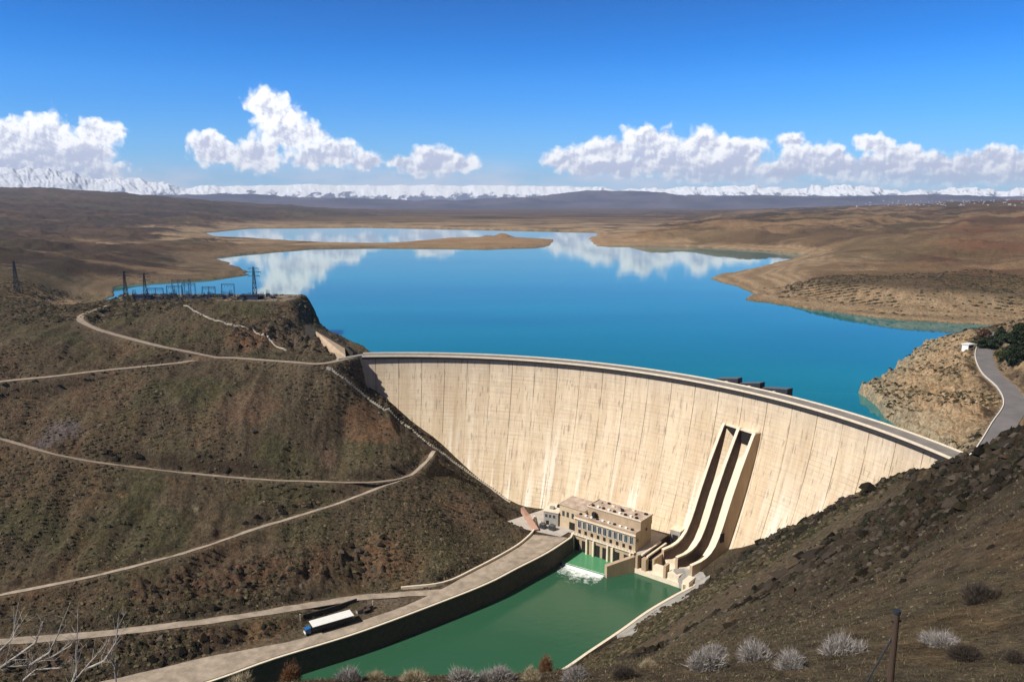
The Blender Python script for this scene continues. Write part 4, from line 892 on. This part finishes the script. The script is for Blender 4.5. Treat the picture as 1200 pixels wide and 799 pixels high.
mb = MB(); mb.sweep([atz(355, 722, -83.0), atz(385, 714, -83.2), atz(418, 703, -83.6)], [(-.3, -2), (.3, -2), (.3, .9), (-.3, .9)]); tag(mb.build('retaining_wall', m_black), 'low black wall on the bank behind the white trailer', 'wall')
for x, y, nm in ((352, 728, 'thin pale post standing left of the blue lorry cab'), (437, 712, 'thin pale post standing by the crates behind the trailer')):
    p = atz(x, y, -84.6); mb = MB().bar((0, 0, -1), (0, 0, 3.4), .12, 6); mb.box((0, 0, 3.5), (.4, .4, .2)); o = mb.build('post', m_rail); o.location = p; tag(o, nm, 'post')

# ================================================================== stairways on the slope
def stair(name, pts, width, label, mat):
    g = [ground_at(x, y, 250) for x, y in pts]; ln = smooth_line(g, 1.5); mb = MB()
    for i in range(len(ln) - 1):
        a, b_ = ln[i], ln[i + 1]; L_ = np.hypot(*(b_ - a)[:2]) + .3; c = (a + b_) / 2; z = max(ground_h(c[0], c[1]), ground_h(a[0], a[1])) + .25
        mb.box((c[0], c[1], z - .6), (L_, width * (1.6 if i % 17 < 2 else 1), 1.5), math.atan2(b_[1] - a[1], b_[0] - a[0]))
    return tag(mb.build(name, mat), label, 'stairway')
m_step = simple_mat('step_stone', (0.44, 0.38, 0.30), 0.95, 0.35, 0.25, col2=(0.62, 0.56, 0.46))
stair('stairway', [(383, 431), (405, 448), (430, 467), (452, 482), (470, 497), (500, 519), (520, 533), (545, 552), (575, 574), (598, 590)], 1.1, 'long pale stone stairway down the left hillside beside the dam', m_step)
stair('stairway', [(216, 359), (238, 371), (262, 379), (285, 383)], 1.2, 'pale stone stairway climbing from the slope to the switchyard', m_step)
stair('stairway', [(283, 383), (300, 391), (318, 402), (336, 413)], 1.0, 'lower pale stone stairway on the reddish knob above the crest road', m_step)

# ================================================================== right-hand road furniture
P = np.array(TR); T = np.gradient(P[:, :2], axis=0); T /= np.linalg.norm(T, axis=1)[:, None]; N = np.c_[-T[:, 1], T[:, 0]]
edge = [(P[i, 0] + N[i, 0] * 4.7, P[i, 1] + N[i, 1] * 4.7, P[i, 2]) for i in range(2, len(P))]
kerb = MB().sweep(edge, [(-.2, -1.2), (.2, -1.2), (.2, .5), (-.2, .5)]).build('road_barrier', m_rail)
tag(kerb, 'low white barrier wall on the lake side of the curving road at right', 'barrier')
p = atz(1134, 408, 10); gb = tag(empty('lookout_hut', p, R_(30)), label='small white flat-roofed hut at the far end of the road barrier above the lake', cat='hut')
B((-3, 3, -2, 2, -2, 2.6)).build('wall', m_white, gb); B((-3.5, 3.5, -2.5, 2.5, 2.62, 3.0)).build('roof', m_white, gb); B((-2.4, 2.4, -2.1, -2.01, .6, 2.0)).build('window', m_dark, gb)

# ================================================================== pylons and switchyard
def pylon(p, h, rz, label, mat=m_steel, grp='lattice pylons around the switchyard'):
    r = tag(empty('power_pylon', p, rz), label=label, cat='pylon', group=grp)
    w0, w1 = h * .075, h * .016; mb = MB(); k = max(.10, h * .0055)
    def c(i, q): w = w0 + (w1 - w0) * min(q / .72, 1); a, b_ = [(-1, -1), (1, -1), (1, 1), (-1, 1)][i % 4]; return (a * w, b_ * w, q * h)
    for i in range(4): MB().bar(c(i, -.06), c(i, 1), k * 1.3, 4).build('leg', mat, r)
    lv = [0, .2, .36, .5, .62, .72, .8, .88, .96]
    for a, b_ in zip(lv, lv[1:]):
        for i in range(4): mb.bar(c(i, a), c(i + 1, b_), k, 3); mb.bar(c(i + 1, a), c(i, b_), k, 3); mb.bar(c(i, b_), c(i + 1, b_), k, 3)
    mb.build('bracing', mat, r)
    for q, ln in ((.70, .17), (.82, .21), (.93, .15)):
        m2 = MB()
        for s_ in (-1, 1): m2.bar((s_ * w1, -w1, q * h), (s_ * ln * h, 0, q * h + .01 * h), k, 3); m2.bar((s_ * w1, w1, (q + .04) * h), (s_ * ln * h, 0, q * h + .01 * h), k, 3); m2.bar((s_ * ln * h, 0, q * h), (s_ * ln * h, 0, (q - .05) * h), k * .9, 3)
        m2.build('cross_arm', mat, r)
    return r
for x, yb, yt, rz, lab in [(20, 343, 305, .4, 'dark lattice pylon alone on the far left hillside'), (148, 352, 317, .2, 'thin dark lattice pylon, left of the pair at the left end of the switchyard'),
                           (171, 352, 319, .5, 'dark lattice pylon, right of the pair at the left end of the switchyard'), (299, 351, 312, .3, 'tall dark lattice pylon at the right end of the switchyard, against the lake')]:
    p = ground_at(x, yb, 250); pylon(p, (yb - yt) * p[1] / 900, rz, lab)
p = ground_at(321, 364, 250); tp = tag(empty('utility_pole', p, .3), label='grey T-shaped power pole on the knob right of the switchyard', cat='pole')
MB().bar((0, 0, -1), (0, 0, 12), .28, 6, .18).build('post', m_grey, tp); MB().bar((-4, 0, 11.3), (4, 0, 11.3), .2, 4).build('cross_arm', m_grey, tp)
p = ground_at(311, 360, 250); o = copy_tree(tp); o.location = p; o['label'] = 'grey T-shaped power pole nearest the right end of the switchyard'; o['group'] = tp['group'] = 'power poles on the knob'; o.scale = (.7, .7, .8)
def plate(x, dy): q = atz(x, 352, 24.6); q[1] += dy; q[0] += dy * q[0] / q[1]; return q
def gantry(w, h, bays):
    r = empty('switchyard_gantry', (0, 0, 0)); 
    for i in range(bays + 1):
        m2 = MB(); xx = (i - bays / 2) * w; m2.bar((xx - .5, 0, 0), (xx - .15, 0, h), .16, 4); m2.bar((xx + .5, 0, 0), (xx + .15, 0, h), .16, 4)
        for q in range(5): m2.bar((xx - .45 + .05 * q, 0, h * q / 5), (xx + .4 - .05 * q, 0, h * (q + 1) / 5), .08, 3)
        m2.build('post', m_blue, r)
    m2 = MB(); m2.bar((-bays * w / 2, 0, h), (bays * w / 2, 0, h), .2, 4); m2.bar((-bays * w / 2, 0, h - .9), (bays * w / 2, 0, h - .9), .14, 4)
    for i in range(bays * 4): a = -bays * w / 2 + i * w / 4; m2.bar((a, 0, h - .9), (a + w / 4, 0, h), .07, 3)
    m2.build('beam', m_blue, r)
    for i in range(bays):
        for s_ in (-.25, 0, .25): MB().bar(((i - bays / 2 + .5 + s_) * w, 0, h - .9), ((i - bays / 2 + .5 + s_) * w, 0, h - 2.6), .13, 5).build('insulator', m_dark, r)
    return r
for i, (x, dy, w, h, bays, lab) in enumerate([(183, 6, 6, 9, 2, 'low two-bay blue-black gantry, leftmost in the switchyard'), (205, 14, 6, 10, 2, 'second gantry from the left end of the switchyard'), (213, 26, 5, 13.5, 3, 'three-bay tall gantry, rear one at the middle of the switchyard'),
                                              (222, 12, 5, 12, 2, 'tall narrow gantry in front at the middle of the switchyard'), (268, 8, 10, 12, 1, 'wide single-bay gantry standing apart towards the right of the switchyard'), (245, 20, 5, 8.5, 2, 'low two-bay gantry between the tall ones and the wide one')]):
    r = gantry(w, h, bays); r.location = plate(x, dy); r.rotation_euler.z = .12 * math.sin(i * 3); tag(r, lab, 'gantry', 'gantries of the switchyard')
def breaker():
    r = empty('circuit_breaker', (0, 0, 0)); B((-1, 1, -.7, .7, 0, 1.9)).build('cabinet', m_blue, r)
    for s_ in (-.7, 0, .7): MB().bar((s_, 0, 1.9), (s_, 0, 4.3), .2, 6, .1).build('bushing', m_dark, r)
    return r
br = breaker(); rb = random.Random(5); first = True; spots = []
for i in range(46):
    x = 157 + i * 3.7 + rb.uniform(-1.4, 1.4); dy = rb.choice([2.5, 9, 17, 25]) + rb.uniform(-1, 1)
    if 268 < x < 276 and dy < 9: dy = 18
    o = br if first else copy_tree(br); first = False; o.location = plate(x, dy); s_ = rb.uniform(.7, 1.5); o.scale = (s_, s_, s_ * rb.uniform(.7, 1.15)); o.rotation_euler.z = rb.uniform(-.3, .3)
    tag(o, 'dark blue circuit breaker with three bushings in the rows of the switchyard', 'circuit breaker', 'circuit breakers of the switchyard')
for x0, x1, dy, lab in ((158, 178, 4, 'long low dark shed at the left end of the switchyard'), (282, 303, 5, 'long low dark shed at the right end of the switchyard')):
    a, b_ = plate(x0, dy), plate(x1, dy); o = tag(empty('switchgear_shed', (a + b_) / 2, 0), label=lab, cat='shed'); L_ = (b_ - a)[0] / 2
    B((-L_, L_, -2, 2, -.3, 3.2)).build('wall', m_blue, o); MB().prism([(-L_ - .3, -2.4), (L_ + .3, -2.4), (L_ + .3, 2.4), (-L_ - .3, 2.4)], [3.22] * 4, [3.4, 3.4, 4.0, 4.0]).build('roof', m_steel, o)

# ================================================================== vegetation
def leaf_mat(name, c1, c2):
    m = bpy.data.materials.new(name); m.use_nodes = True; t = NT(m.node_tree); b = t.n['Principled BSDF']
    i_ = t.node('ShaderNodeNewGeometry').outputs['Random Per Island']
    t.put(b.inputs['Base Color'], t.mix(i_, c1, c2)); b.inputs['Roughness'].default_value = .8; b.inputs['Specular IOR Level'].default_value = .15
    return m
m_leaf = leaf_mat('conifer_leaf', (0.012, 0.022, 0.010), (0.035, 0.050, 0.020)); m_leaf2 = leaf_mat('bush_leaf', (0.03, 0.04, 0.012), (0.09, 0.09, 0.03)); m_leafr = leaf_mat('bare_brown_leaf', (0.06, 0.03, 0.02), (0.12, 0.07, 0.045))
m_twig = leaf_mat('silver_twig', (0.13, 0.115, 0.105), (0.46, 0.42, 0.39)); m_twigd = leaf_mat('dark_twig', (0.025, 0.02, 0.018), (0.09, 0.07, 0.055)); m_twigb = leaf_mat('red_brown_twig', (0.12, 0.06, 0.03), (0.28, 0.15, 0.08)); m_twigy = leaf_mat('straw_twig', (0.24, 0.19, 0.12), (0.50, 0.42, 0.28))
m_bark = simple_mat('bark', (0.10, 0.075, 0.055), .95, .3, 3)
m_bleach = simple_mat('bleached_bark', (0.42, 0.38, 0.34), .9, .35, 2.5)
def crown(h, w, nb, cone, mat, par, seed):
    g = np.random.default_rng(seed); n = nb; q = g.random(n) ** .8; a = g.random(n) * 6.283
    prof = (1 - q) ** .7 * 1.15 if cone else np.sqrt(np.clip(1 - (2 * q - 1) ** 2, 0, 1)); lump = 1 + .32 * np.sin(a * 3 + q * 9 + seed) + .2 * np.sin(a * 5 - q * 14)
    rr_ = w * prof * lump * np.sqrt(g.random(n) * .75 + .25); c = np.c_[rr_ * np.cos(a), rr_ * np.sin(a), h * (.1 + .9 * q)]
    u = g.normal(size=(n, 3)); u /= np.linalg.norm(u, axis=1)[:, None]; v = np.cross(u, g.normal(size=(n, 3))); v /= np.linalg.norm(v, axis=1)[:, None]
    s_ = (g.random(n) * .5 + .45)[:, None] * w * .17
    V_ = np.stack([c - u * s_, c + v * s_ * .8, c + u * s_, c - v * s_ * .8], 1).reshape(-1, 3)
    o = fast_mesh('crown', V_, np.arange(n * 4).reshape(-1, 4), mat, smooth=False); o.parent = par; return o
def tree(x, y, hp, wp, cone, mat, label, seed, name='conifer_tree', cat='tree', grp='trees beside the right-hand road'):
    p = ground_at(x, y, 250); s_ = p[1] / 900; r = tag(empty(name, p), label=label, cat=cat, group=grp); h, w = hp * s_, wp * s_ / 2
    mb = MB(); mb.bar((0, 0, -1), (0, 0, h * .75), w * .09, 7, w * .03)
    for i in range(6): a = i * 2.4; z = h * (.2 + .09 * i); mb.bar((0, 0, z), (math.cos(a) * w * .6, math.sin(a) * w * .6, z + h * .12), w * .035, 4, w * .012)
    mb.build('trunk', m_bark, r); crown(h, w, 2600, cone, mat, r, seed)
tree(1152, 407, 22, 14, False, m_leafr, 'reddish brown bare-looking tree, leftmost of the group at the road end', 1, 'round_tree')
tree(1156, 408, 13, 22, False, m_leaf, 'low black-green bush at the foot of the leftmost tree by the road end', 2, 'round_bush', 'bush')
tree(1171, 406, 24, 17, True, m_leaf, 'dense dark cone-shaped tree in the middle of the group at the road end', 3)
tree(1186, 404, 14, 22, False, m_leaf, 'low dark spreading bush right of the cone-shaped tree', 4, 'round_bush', 'bush')
tree(1194, 404, 26, 16, False, m_leaf, 'dark round tree at the far right edge behind the road', 5, 'round_tree')
tree(1188, 430, 27, 22, False, m_leaf, 'broad dark bush on the outer side of the road bend, nearest to us', 6, 'round_bush', 'bush')
tree(1176, 422, 11, 16, False, m_leaf2, 'small yellow-green bush beside the road bend', 7, 'round_bush', 'bush')

def shrub_mesh(h, w, n, mat, par, seed, name='twigs'):
    g = np.random.default_rng(seed); n = n * 3; a = g.random(n) * 6.283; ce = g.random(n) ** .9; se = np.sqrt(1 - ce * ce)
    lump = 1 + .13 * np.sin(a * 3 + seed) + .10 * np.sin(a * 7 + ce * 9 + seed * 2) + .08 * g.normal(size=n)
    rad = (g.random(n) ** .45) * lump; d = np.c_[se * np.cos(a) * w, se * np.sin(a) * w, ce * h]
    off = g.normal(size=(4, 3)) * np.array([.30, .30, .10]) * w; off[:, 2] = -np.abs(off[:, 2]); ci = g.integers(0, 4, n); shr = np.array([1, .8, .7, .6])[ci][:, None]; off[0] = 0
    base = d * (rad * .78)[:, None] * shr + off[ci] + g.normal(size=(n, 3)) * w * .03; ln = (.10 + .20 * g.random(n))[:, None]
    dirn = d / np.linalg.norm(d, axis=1)[:, None] + g.normal(size=(n, 3)) * .55 + np.array([0, 0, .35]); tip = base + dirn * w * ln; tip[:, 2] = np.maximum(tip[:, 2], .02); base[:, 2] = np.maximum(base[:, 2], 0)
    sd_ = np.cross(tip - base, g.normal(size=(n, 3))); sd_ /= np.linalg.norm(sd_, axis=1)[:, None] + 1e-9; k = w * (.008 + .010 * g.random(n))[:, None]
    V_ = np.stack([base - sd_ * k, base + sd_ * k, tip], 1).reshape(-1, 3); o = fast_mesh(name, V_, np.arange(n * 3).reshape(-1, 3), mat, smooth=False); o.parent = par; return o
SH = [(832, 784, 46, 30, m_twig, 'large silvery round shrub, leftmost of the row of four on the near slope'), (884, 772, 50, 26, m_twig, 'silvery shrub, second from left in the row of four on the near slope'), (926, 783, 42, 30, m_twig, 'greyish shrub low between two silvery ones, third from left in the row'),
      (986, 764, 50, 25, m_twig, 'bright silvery shrub, rightmost of the row, left of the wooden pole'), (836, 799, 36, 16, m_twig, 'small silvery shrub at the bottom edge under the leftmost large shrub'), (674, 797, 36, 24, m_twig, 'silvery shrub at the bottom edge below the white river wall'),
      (735, 795, 36, 16, m_twigd, 'flat dark grey shrub between the river wall shrub and the row of four'), (760, 799, 24, 10, m_twigy, 'tiny straw shrub at the bottom edge, left of the leftmost large shrub'), (408, 797, 34, 20, m_twig, 'white round shrub at the bottom edge, leftmost in front of the river'),
      (440, 799, 30, 12, m_twigy, 'straw-coloured shrub right of the leftmost white one in front of the river'), (486, 798, 40, 12, m_twigy, 'low straw shrub at the bottom edge below the quay wall end'), (540, 798, 40, 18, m_twig, 'silver shrub at the bottom edge in front of the middle of the river'),
      (585, 798, 40, 20, m_twig, 'wide silver shrub at the bottom edge right of the middle one'), (622, 797, 30, 22, m_twigy, 'straw shrub next to the orange-brown bush at the river edge'), (640, 777, 24, 18, m_twigb, 'orange-brown bush beside the river edge, above the bottom shrubs'), (342, 799.5, 30, 32, m_twigb, 'reddish brown bush in front of the dark quay wall'),
      (1108, 755, 46, 12, m_twig, 'flat silver shrub just right of the wooden pole'), (1132, 772, 44, 20, m_twigd, 'dark shadowy shrub right of the wooden pole, the upper of two'), (1134, 800, 44, 26, m_twigd, 'black-brown shrub at the bottom edge, right of the wooden pole'), (1192, 776, 26, 20, m_twigd, 'dark shrub at the right edge of the near slope'),
      (276, 801, 40, 12, m_twigy, 'low straw shrub at the bottom edge left of the reddish brown bush')]
for i, (x, y, wp, hp, mat, lab) in enumerate(SH):
    p = ground_at(x, y) if y < 799 else None
    if p is None or p[1] > 120:
        yy_ = {342: 44, 640: 50}.get(x, 43); q = atY(x, y, yy_); gz = ground_h(q[0], q[1]); p = np.array([q[0], q[1], gz])
        hp += max(0, (q[2] - gz) * 900 / yy_ - 0) * 1.0
    s_ = p[1] / 900; r = tag(empty('dry_shrub', p - np.array([0, 0, .05])), label=lab, cat='shrub', group='dry shrubs on the near slope')
    shrub_mesh(hp * s_, wp * s_ / 2, 2600, mat, r, 40 + i)
    mb = MB()
    for k in range(7): a = k * .9 + i; mb.bar((0, 0, -.1), (math.cos(a) * wp * s_ * .22, math.sin(a) * wp * s_ * .22, hp * s_ * .6), .022, 4, .008)
    mb.build('stem', m_bark, r)

# bare bleached trees at the lower left
def bare_tree(base, branches, label, seed):
    r = tag(empty('bare_tree', base), label=label, cat='tree', group='bare trees at the lower left'); g = random.Random(seed); tw = MB(); base = Vector(base)
    for k, pts in enumerate(branches):
        P_ = [Vector(q) - base for q in pts]; m2 = MB(); n = len(P_)
        for i in range(n - 1):
            r0 = .042 * (1 - i / n) + .008; m2.bar(P_[i], P_[i + 1], r0, 6, .042 * (1 - (i + 1) / n) + .008)
            for q in range(5):
                s_ = P_[i].lerp(P_[i + 1], g.random()); d = (P_[i + 1] - P_[i]).normalized() + Vector((g.uniform(-.9, .9), g.uniform(-.9, .9), g.uniform(-.2, .9))); L_ = g.uniform(.4, 1.3)
                e = s_ + d.normalized() * L_; tw.bar(s_, e, .010, 4, .004)
                for z in range(2): f = s_.lerp(e, g.uniform(.3, .9)); tw.bar(f, f + Vector((g.uniform(-.4, .4), g.uniform(-.4, .4), g.uniform(.05, .5))), .005, 3, .002)
        m2.build('trunk' if k == 0 else 'branch', m_bleach, r)
    tw.build('twigs', m_bleach, r)
def at_(x, y, Y): return tuple(atY(x, y, Y))
bare_tree(at_(-60, 860, 27), [[at_(-60, 860, 27), at_(-30, 800, 27), at_(0, 782, 27), at_(35, 779, 27.4), at_(60, 770, 27.8), (at_(84, 755, 28))], [at_(0, 782, 27), at_(20, 768, 27), at_(42, 752, 26.5), at_(50, 728, 26.5)], [at_(-30, 800, 27), at_(0, 762, 26), at_(14, 748, 26), at_(22, 732, 26)], [at_(35, 779, 27.4), at_(58, 764, 27), at_(70, 738, 27)], [at_(20, 830, 27), at_(28, 796, 27), at_(42, 784, 27), at_(72, 782, 27)]],
          'bleached bare tree with forked branches entering at the bottom left corner', 3)
bare_tree(at_(78, 850, 30), [[at_(78, 850, 30), at_(84, 801, 30), at_(100, 782, 30), at_(118, 762, 30)], [at_(84, 801, 30), at_(90, 784, 30), at_(89, 765, 30), at_(91, 735, 30)], [at_(100, 784, 30), at_(122, 774, 30), at_(136, 752, 30), at_(138, 730, 30)], [at_(120, 850, 30), at_(136, 800, 30), at_(134, 780, 30), at_(128, 770, 30)]],
          'thin bare tree with pale V-shaped branches, right of the bleached one', 8)
# wooden pole
q = atY(1051, 718, 28); gz = ground_h(q[0], q[1]); wp_ = tag(empty('wooden_pole', (q[0], q[1], gz)), label='dark wooden pole with a raking stay standing on the near slope at lower right', cat='pole')
hh = q[2] - gz; MB().bar((0, 0, -.5), (0, 0, hh), .135, 12, .115).build('post', m_wood, wp_); MB().bar((0, 0, hh), (0, 0, hh + .12), .15, 10).build('cap', m_steel, wp_)
MB().bar((0, 0, hh * .78), (-1.35, .1, -.3), .035, 6).build('stay', m_steel, wp_); MB().bar((-.2, 0, hh - .35), (.2, 0, hh - .35), .05, 6).build('bracket', m_steel, wp_)

# ---- ground cover: tufts and stones, one mass each
def mass(name, n, pick, mats_col, size, seed, mat, tall=.8):
    g = np.random.default_rng(seed); P_ = pick(g, n); n = len(P_)
    base = np.array([(1, 0, 0), (.31, .95, 0), (-.81, .59, 0), (-.81, -.59, 0), (.31, -.95, 0), (.45, .3, .75), (-.5, .25, .8), (0, -.5, .7), (.05, .05, 1.05)])
    F0 = np.array([(0, 1, 5), (1, 6, 5), (1, 2, 6), (2, 3, 6), (3, 7, 6), (3, 4, 7), (4, 0, 7), (0, 5, 7), (5, 6, 8), (6, 7, 8), (7, 5, 8)])
    s_ = size(g, P_)[:, None, None]; J = 1 + g.normal(size=(n, 9, 3)) * .22; a = g.random(n) * 6.283; ca, sa = np.cos(a)[:, None], np.sin(a)[:, None]
    v = base[None] * J; x = v[..., 0] * ca - v[..., 1] * sa; y = v[..., 0] * sa + v[..., 1] * ca; st = (1 + .6 * g.random(n))[:, None]
    V_ = np.stack([x * st, y, v[..., 2] * tall], -1) * s_ + P_[:, None] - np.array([0, 0, 1]) * s_ * .25
    F_ = (F0[None] + (np.arange(n) * 9)[:, None, None]).reshape(-1, 3)
    cc = np.array(mats_col)[g.integers(0, len(mats_col), n)] * (.65 + .7 * g.random(n))[:, None]
    o = fast_mesh(name, V_.reshape(-1, 3), F_, mat, smooth=False, col=np.repeat(cc, 9, axis=0)); return tag(o, kind='stuff')
m_tint = bpy.data.materials.new('tinted_cover'); m_tint.use_nodes = True; t = NT(m_tint.node_tree); b = t.n['Principled BSDF']
t.put(b.inputs['Base Color'], t.node('ShaderNodeAttribute', attribute_name='tint').outputs['Color']); b.inputs['Roughness'].default_value = .95; b.inputs['Specular IOR Level'].default_value = .08
TDfull = trackd; RKfull = np.clip(rockm + rockl + rockk + rocks * .5, 0, 1)
def picker(weight, r0, r1, power=1.0):
    def f(g, n):
        m_ = n * 4; u = g.random(m_); r = r0 * (r1 / r0) ** (u ** power); j = g.integers(40, NA - 40, m_); a = ang[j] + g.random(m_) * (ang[1] - ang[0]) * 0
        i = np.clip(np.searchsorted(rr, r), 1, NI - 2); w_ = weight(i, j); k = g.random(m_) < w_; i, j = i[k][:n], j[k][:n]
        return np.stack([GX[i, j], GY[i, j], H[i, j]], -1)
    return f
lush = sstep(fbm(X, Y, 30, 4, 301), -.35, .35)
def wt(i, j): return (TDfull[i, j] > 1.2) * (chan_d[i, j] > 1) * ((sd[i, j] > 2) | (RR[i, j] < 260) | (GY[i, j] < 505) & (GX[i, j] < -97) | (H[i, j] < -12)) * (poly_near(i, j)) * lush[i, j]
_yd = poly_sd(X, Y, yard_poly) ; _in = (np.hypot(X - DC[0], Y - DC[1]) > DR - dam_off(H[A]) - 1) & (X > -97) & (Y > 283) & (X < 178)
_clear = (_yd > 1) & (~_in) & (np.hypot(X - 92, Y - 372) > 34) & (dapron > -2)
def poly_near(i, j): return _clear[i, j]
mass('scrub', 70000, picker(wt, 230, 620), [(.035, .036, .018), (.05, .04, .022), (.03, .025, .016), (.075, .06, .032), (.11, .085, .05)], lambda g, P_: .25 + .95 * g.random(len(P_)) ** 2.5, 11, m_tint)
mass('scrub', 26000, picker(lambda i, j: (sd[i, j] > 12) * np.clip(sstep(fbm(GX[i, j], GY[i, j], 90, 4, 306), -.25, .3) * (H[i, j] > -1.5) + .08, 0, 1), 620, 985), [(.04, .036, .02), (.05, .038, .024), (.032, .026, .018), (.085, .065, .04)], lambda g, P_: .8 + 1.9 * g.random(len(P_)) ** 2, 16, m_tint, .6)
mass('scrub', 16000, picker(wt, 32, 260), [(.05, .045, .024), (.07, .06, .032), (.04, .033, .020), (.10, .08, .048), (.15, .12, .08), (.06, .062, .03)], lambda g, P_: (.04 + .18 * g.random(len(P_)) ** 2.5) * np.clip(P_[:, 1] / 80, .5, 2.6), 12, m_tint, .9)
def wr(i, j): return (RKfull[i, j] ** 1.3 + .012) * (TDfull[i, j] > 1.5) * (chan_d[i, j] > 1) * _clear[i, j] * ((sd[i, j] > 1) | (GY[i, j] < 505))
mass('rocks', 34000, picker(wr, 60, 620), [(.032, .025, .019), (.022, .018, .014), (.045, .036, .028), (.042, .027, .018), (.07, .056, .043), (.022, .023, .014)], lambda g, P_: (.35 + 1.5 * g.random(len(P_)) ** 3) * np.clip(np.hypot(P_[:, 0], P_[:, 1]) / 330, .12, 1), 13, m_tint, 1.0)
lush2 = sstep(fbm(X, Y, 16, 4, 305), -.05, .3)
def wb(i, j): return (rockm[i, j] + rockl[i, j] * .7 + rockk[i, j] * .6 + .8 * uphill[i, j] * (GX[i, j] < 0)) * lush2[i, j] * (TDfull[i, j] > 2.2) * (chan_d[i, j] > 2) * _clear[i, j] * ((sd[i, j] > 1) | (GY[i, j] < 505))
mass('bushes', 17000, picker(wb, 90, 620), [(.014, .012, .008), (.022, .018, .011), (.011, .010, .007), (.036, .028, .018)], lambda g, P_: (.45 + 1.5 * g.random(len(P_)) ** 2) * np.clip(np.hypot(P_[:, 0], P_[:, 1]) / 240, .35, 1.1), 15, m_tint, 1.15)
mass('outcrops', 1500, picker(lambda i, j: rockm[i, j] ** 2 * lush2[i, j] * (chan_d[i, j] > 4) * _clear[i, j] * (GX[i, j] > 0), 75, 380), [(.040, .031, .024), (.028, .022, .018), (.058, .044, .033)], lambda g, P_: (1.0 + 2.6 * g.random(len(P_)) ** 2) * np.clip(np.hypot(P_[:, 0], P_[:, 1]) / 230, .35, 1.1), 17, m_tint, 1.05)
gr = np.random.default_rng(77); gp = picker(lambda i, j: .8 * (chan_d[i, j] > 1) + 0 * i, 28, 130)(gr, 42000); n = len(gp) * 4; gp = np.repeat(gp, 4, axis=0) + gr.normal(size=(n, 3)) * np.array([.07, .07, 0])
tip_ = gp + gr.normal(size=(n, 3)) * np.array([.09, .09, 0]) + np.array([0, 0, 1]) * (.05 + .15 * gr.random(n))[:, None]; sd_ = gr.normal(size=(n, 3)) * np.array([.013, .013, 0]) * np.clip(gp[:, 1:2] / 45, .8, 2.6)
gc = np.array([(.16, .125, .075), (.10, .085, .045), (.21, .165, .105), (.075, .058, .035)])[gr.integers(0, 4, n)] * (.6 + .6 * gr.random(n))[:, None]
tag(fast_mesh('dry_grass', np.stack([gp - sd_ - (0, 0, .04), gp + sd_ - (0, 0, .04), tip_], 1).reshape(-1, 3), np.arange(n * 3).reshape(-1, 3), m_tint, smooth=False, col=np.repeat(gc, 3, axis=0)), kind='stuff')
mass('stones', 1800, picker(lambda i, j: .25 * _clear[i, j] * (TDfull[i, j] > 1) * (chan_d[i, j] > 1), 30, 500), [(.20, .16, .12), (.15, .12, .09), (.28, .24, .19)], lambda g, P_: (.04 + .3 * g.random(len(P_)) ** 3) * np.clip(P_[:, 1] / 160, .25, 2), 14, m_tint, .7)

# ================================================================== far village
vm = simple_mat('village_plaster', (0.34, 0.32, 0.31), .9, .1, .1); rgv = random.Random(9); src = None
for i in range(90):
    x = 985 + 215 * (rgv.random() ** .8); y = 236 + rgv.uniform(-2.0, 5.5) - (x - 985) / 215 * 1.5; p = ground_at(x, y + 1.5, 2000, 9000)
    if p[1] > 8200: continue
    if src is None:
        src = MB(); src.prism([(-9, -6), (9, -6), (9, 6), (-9, 6)], -4, 9); src.add([(-10, -7, 9), (10, -7, 9), (10, 7, 9), (-10, 7, 9), (-10, 0, 13), (10, 0, 13)], [(0, 1, 5, 4), (2, 3, 4, 5), (0, 4, 3), (1, 2, 5), (0, 3, 2, 1)])
        o = src.build('village_house', vm); src = o
    else: o = src.copy(); C.objects.link(o)
    o.location = p; o.rotation_euler.z = rgv.uniform(0, 3.1); s_ = rgv.uniform(.35, .75); o.scale = (s_, s_, s_)
    tag(o, 'tiny pale house of the far village on the hazy plain at right', 'house', 'houses of the far village')

# ================================================================== haze
mh = bpy.data.materials.new('haze'); mh.use_nodes = True; t = NT(mh.node_tree); t.n.clear()
vo = t.node('ShaderNodeVolumePrincipled'); vo.inputs['Color'].default_value = (0.72, 0.82, 1.0, 1); vo.inputs['Density'].default_value = HAZE_DENSITY; vo.inputs['Anisotropy'].default_value = 0.0
t.l.new(vo.outputs[0], t.node('ShaderNodeOutputMaterial').inputs['Volume'])
hz = MB().box((0, 13900, 430), (58000, 30200, 1230)).build('haze', mh); tag(hz, kind='stuff')
